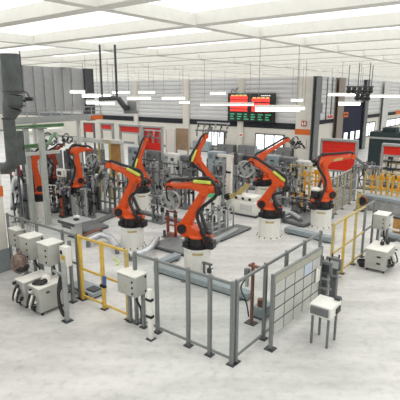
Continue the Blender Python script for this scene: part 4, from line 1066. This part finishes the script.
for i, (lb, px, py, w, h, sd) in enumerate(RK):
    pal = [BLUEGREY, STEEL, LSTEEL] if i in (7, 8) else [STEEL, DARK, LSTEEL] if i in (3, 10, 12) else None
    pipe_rack(lb, px, py, w, h, sd+30, 7 if w > 1 else 5, pal)
# lockers along the back wall
lk = None
def locker(px, w, h, m, label):
    x = wl(px, 150).x; base = corner+Matrix.Rotation(A2,3,'Z') @ V((x, -.75, 0))
    t = thing('wall_locker', label, 'locker', base, A2, 'lockers along the back wall')
    MB().b2(-w/2, w/2, 0, .6, .08, h, bev=.015).build('body', m, t); MB().b2(-w/2+.03, w/2-.03, .03, .57, 0, .08).build('plinth', DARK, t)
    for sg in (-1, 1):
        d_ = MB().b2(sg*w/4-w/4+.02, sg*w/4+w/4-.02, -.02, 0, .12, h-.05).build('door', m, t)
        MB().b2(-sg*-.06-.015, -sg*-.06+.015, -.05, -.02, h*.5, h*.62).build('handle', BLACK, d_)
for a_ in ((205,2.2,1.1,BLUEGREY,'blue-grey locker by the back wall under the left bright windows'), (229,2.0,.95,STEEL,'grey locker by the back wall left of the cream column at the display board'),
 (250,1.9,1.0,STEEL,'grey locker by the back wall right of the cream column at the display board'), (266,1.7,.75,BLUEGREY,'low blue-grey locker by the back wall under the right bright windows'),
 (287,1.5,1.1,STEEL,'grey locker by the back wall next to the corner column'), (149,2.0,1.2,STEEL,'grey locker by the back wall behind the big red gate at left')):
    locker(*a_)
# tall cabinets standing behind the fixtures
def tall_cabinet(px, py, w, h, m, label):
    t = thing('machine_cabinet', label, 'cabinet', P(px, py), A2, 'tall cabinets behind the cell')
    MB().b2(-w/2, w/2, 0, .7, .08, h, bev=.02).build('body', m, t); MB().b2(-w/2+.03, w/2-.03, .03, .67, 0, .08).build('plinth', DARK, t)
    for sg in (-1, 1):
        d_ = MB().b2(sg*w/4-w/4+.02, sg*w/4+w/4-.02, -.02, 0, .14, h-.06).build('door', m, t)
        MB().b2(sg*.06-.015, sg*.06+.015, -.05, -.02, h*.5, h*.62).build('handle', BLACK, d_)
    mm = MB()
    for i in range(4): mm.b2(-w*.4, -w*.12, -.03, -.015, h-.45+i*.07, h-.42+i*.07)
    mm.build('vent_louvre', DARK, t)
    MB().box((w*.22, -.03, h-.4), (.28,.03,.22)).build('display', DARK if m is not DARK else PALE, t)
TC = [(29,187,1.3,2.4,DARK,'dark cabinet behind the left gantry post'), (50,184,1.3,2.3,STEEL,'grey cabinet behind the right gantry post'), (71,181,1.3,2.1,DARK,'dark cabinet behind the robot on the slim grey pedestal'),
 (93,176,1.3,2.0,STEEL,'grey cabinet behind the pale portal beam'), (134,173,1.2,2.0,BLUEGREY,'blue-grey cabinet behind the upright forearm at left'), (152,174,1.2,1.7,STEEL,'grey cabinet in front of the big red gate at left'),
 (170,175,1.2,1.6,PALE,'pale cabinet in front of the tall white panel'), (186,176,1.1,1.5,STEEL,'grey cabinet in front of the brown wooden board'), (214,178,1.2,1.9,BLUEGREY,'blue-grey cabinet behind the robot with the rail gripper'),
 (233,179,1.1,1.8,STEEL,'grey cabinet left of the middle cream column behind the fixtures'), (250,180,1.2,1.7,DARK,'dark cabinet behind the disc gripper of the open-floor robot'), (268,181,1.2,1.8,BLUEGREY,'blue-grey cabinet beneath the forearm of the crossing robot'),
 (285,182,1.1,1.7,STEEL,'grey cabinet beneath the gripper of the crossing robot'), (301,183,1.1,1.5,PALE,'pale cabinet behind the low tan guard fence')]
for a_ in TC: tall_cabinet(*a_)
# red-brown stand under the front centre disc gripper
g = P(172, 237); t = thing('part_stand', 'red-brown two-legged stand beneath the disc gripper of the front centre robot', 'stand', g, A2)
for sg in (-1, 1): MB().b2(sg*.22-.045, sg*.22+.045, -.05, .05, .04, 1.1).build('leg', RUST, t)
MB().b2(-.35,.35,-.3,.3,0,.04).build('base_plate', STEEL, t); MB().b2(-.3,.3,-.05,.05,1.1,1.17).build('top_bar', RUST, t); MB().b2(-.2,.2,-.04,.04,.5,.56).build('crossbar', HOSE, t)
MB().box((.1,-.2,.16),(.3,.2,.24),bev=.02).build('drive_box', HOSE, t); MB().cyl((-.25,-.2,.04),(-.25,-.2,.3),.06).build('cylinder', DARK, t)
# small gear near the front corner
g = P(247.5, 324); t = thing('valve_unit', 'brown and grey valve unit on a rusty post just inside the front fence corner', 'valve unit', g+D1*.1, A2)
MB().b2(.03,.09,-.04,.04,.02,1.72).build('post', HOSE, t); MB().b2(-.1,.2,-.12,.12,0,.02).build('foot_plate', DARK, t)
MB().box((-.08,-.05,1.45),(.14,.12,.2),bev=.015).build('valve_block', STEEL, t); MB().cyl((-.08,-.05,1.05),(-.08,-.05,1.35),.05).build('filter_bowl', ALU, t); MB().box((.12,-.05,1.66),(.3,.08,.06)).build('arm', HOSE, t)
MB().tube([(-.08,-.1,1.3),(-.2,-.15,1.0),(-.05,-.1,.6),(.0,-.05,.2)],.022).build('hose', DARK, t)
g = P(207, 276); t = thing('floor_bracket', 'small grey bracket on the floor right of the front centre pedestal', 'bracket', g, A2)
for x in (-.12,.12): MB().b2(x-.025,x+.025,-.03,.03,.02,.42).build('upright', STEEL, t)
MB().b2(-.2,.2,-.12,.12,0,.02).build('foot_plate', DARK, t); MB().b2(-.2,.2,-.04,.04,.42,.48).build('top_bar', STEEL, t); MB().box((.14,-.06,.25),(.12,.1,.16)).build('switch_box', DARK, t)
g = P(262, 316); t = thing('filter_unit', 'blue-grey filter unit on the floor inside the receding safety fence', 'filter unit', g, A1)
MB().b2(-.25,.3,-.18,.18,.06,.34,bev=.02).build('body', BLUEGREY, t); MB().b2(-.22,.27,-.15,.15,0,.06).build('plinth', DARK, t); MB().cyl((-.1,0,.34),(-.1,0,.55),.09,n=16).build('filter_cap', HOSE, t)
# white control box near the left robots
g = P(66, 206); t = thing('white_control_box', 'white control box on a post left of the slim grey robot pedestal', 'box', P(65.5, 206), A2)
t['label'] = 'white control box on a post left of the robot on the slim grey pedestal'
t.name = 'control_box'
MB().b2(-.05,.05,0,.08,.02,2.0).build('post', STEEL, t); MB().b2(-.15,.15,-.1,.15,0,.02).build('foot_plate', DARK, t)
MB().b2(-.32,.32,-.2,0,1.65,2.05,bev=.02).build('body', WHITE, t); MB().b2(-.2,.1,-.22,-.2,1.75,1.95).build('screen', DARK, t)
fixture('dark fixture with orange blocks between the slim grey pedestal and gantry post', 66, 217, .5, .5, 1.5, 41, ups=3, clamps=9, pal=[DARK, STEEL, ORANGE, HOSE])
fixture('dark and grey fixture behind the framed orange robot at left', 28, 206, 1.0, .6, 2.2, 42, ups=3, clamps=9, pal=[DARK, STEEL, DARK, RUST])
fixture('grey fixture with tall uprights behind the table with grey plate', 87, 218, .7, .6, 1.7, 43, ups=3, clamps=8, pal=[STEEL, LSTEEL, DARK, ALU])
# pale portal beam above the tan screens
a_, b_ = at(74,139.5,26.5), at(123,139.5,25); b_.z = a_.z
t = thing('portal_beam', 'pale portal beam on posts above the tan mesh screen', 'beam', a_, math.atan2((b_-a_).y,(b_-a_).x)); L_ = (b_-a_).length
MB().b2(0, L_, -.1, .1, -.12, .12, bev=.01).build('beam', PALE, t)
for x in (.08, L_-.08): MB().b2(x-.07, x+.07, -.07, .07, -a_.z, -.12).build('support_post', PALE, t)

# ------------------------------------------------------------------ light and look
w = bpy.data.worlds.new('world'); sc.world = w; w.use_nodes = True
bg = w.node_tree.nodes['Background']; bg.inputs[0].default_value = (.93,.96,1,1); bg.inputs[1].default_value = .15
sc.view_settings.view_transform = 'Standard'; sc.view_settings.look = 'None'
sc.view_settings.gamma = 1; sc.view_settings.use_curve_mapping = False
sc.view_settings.exposure = 0.2
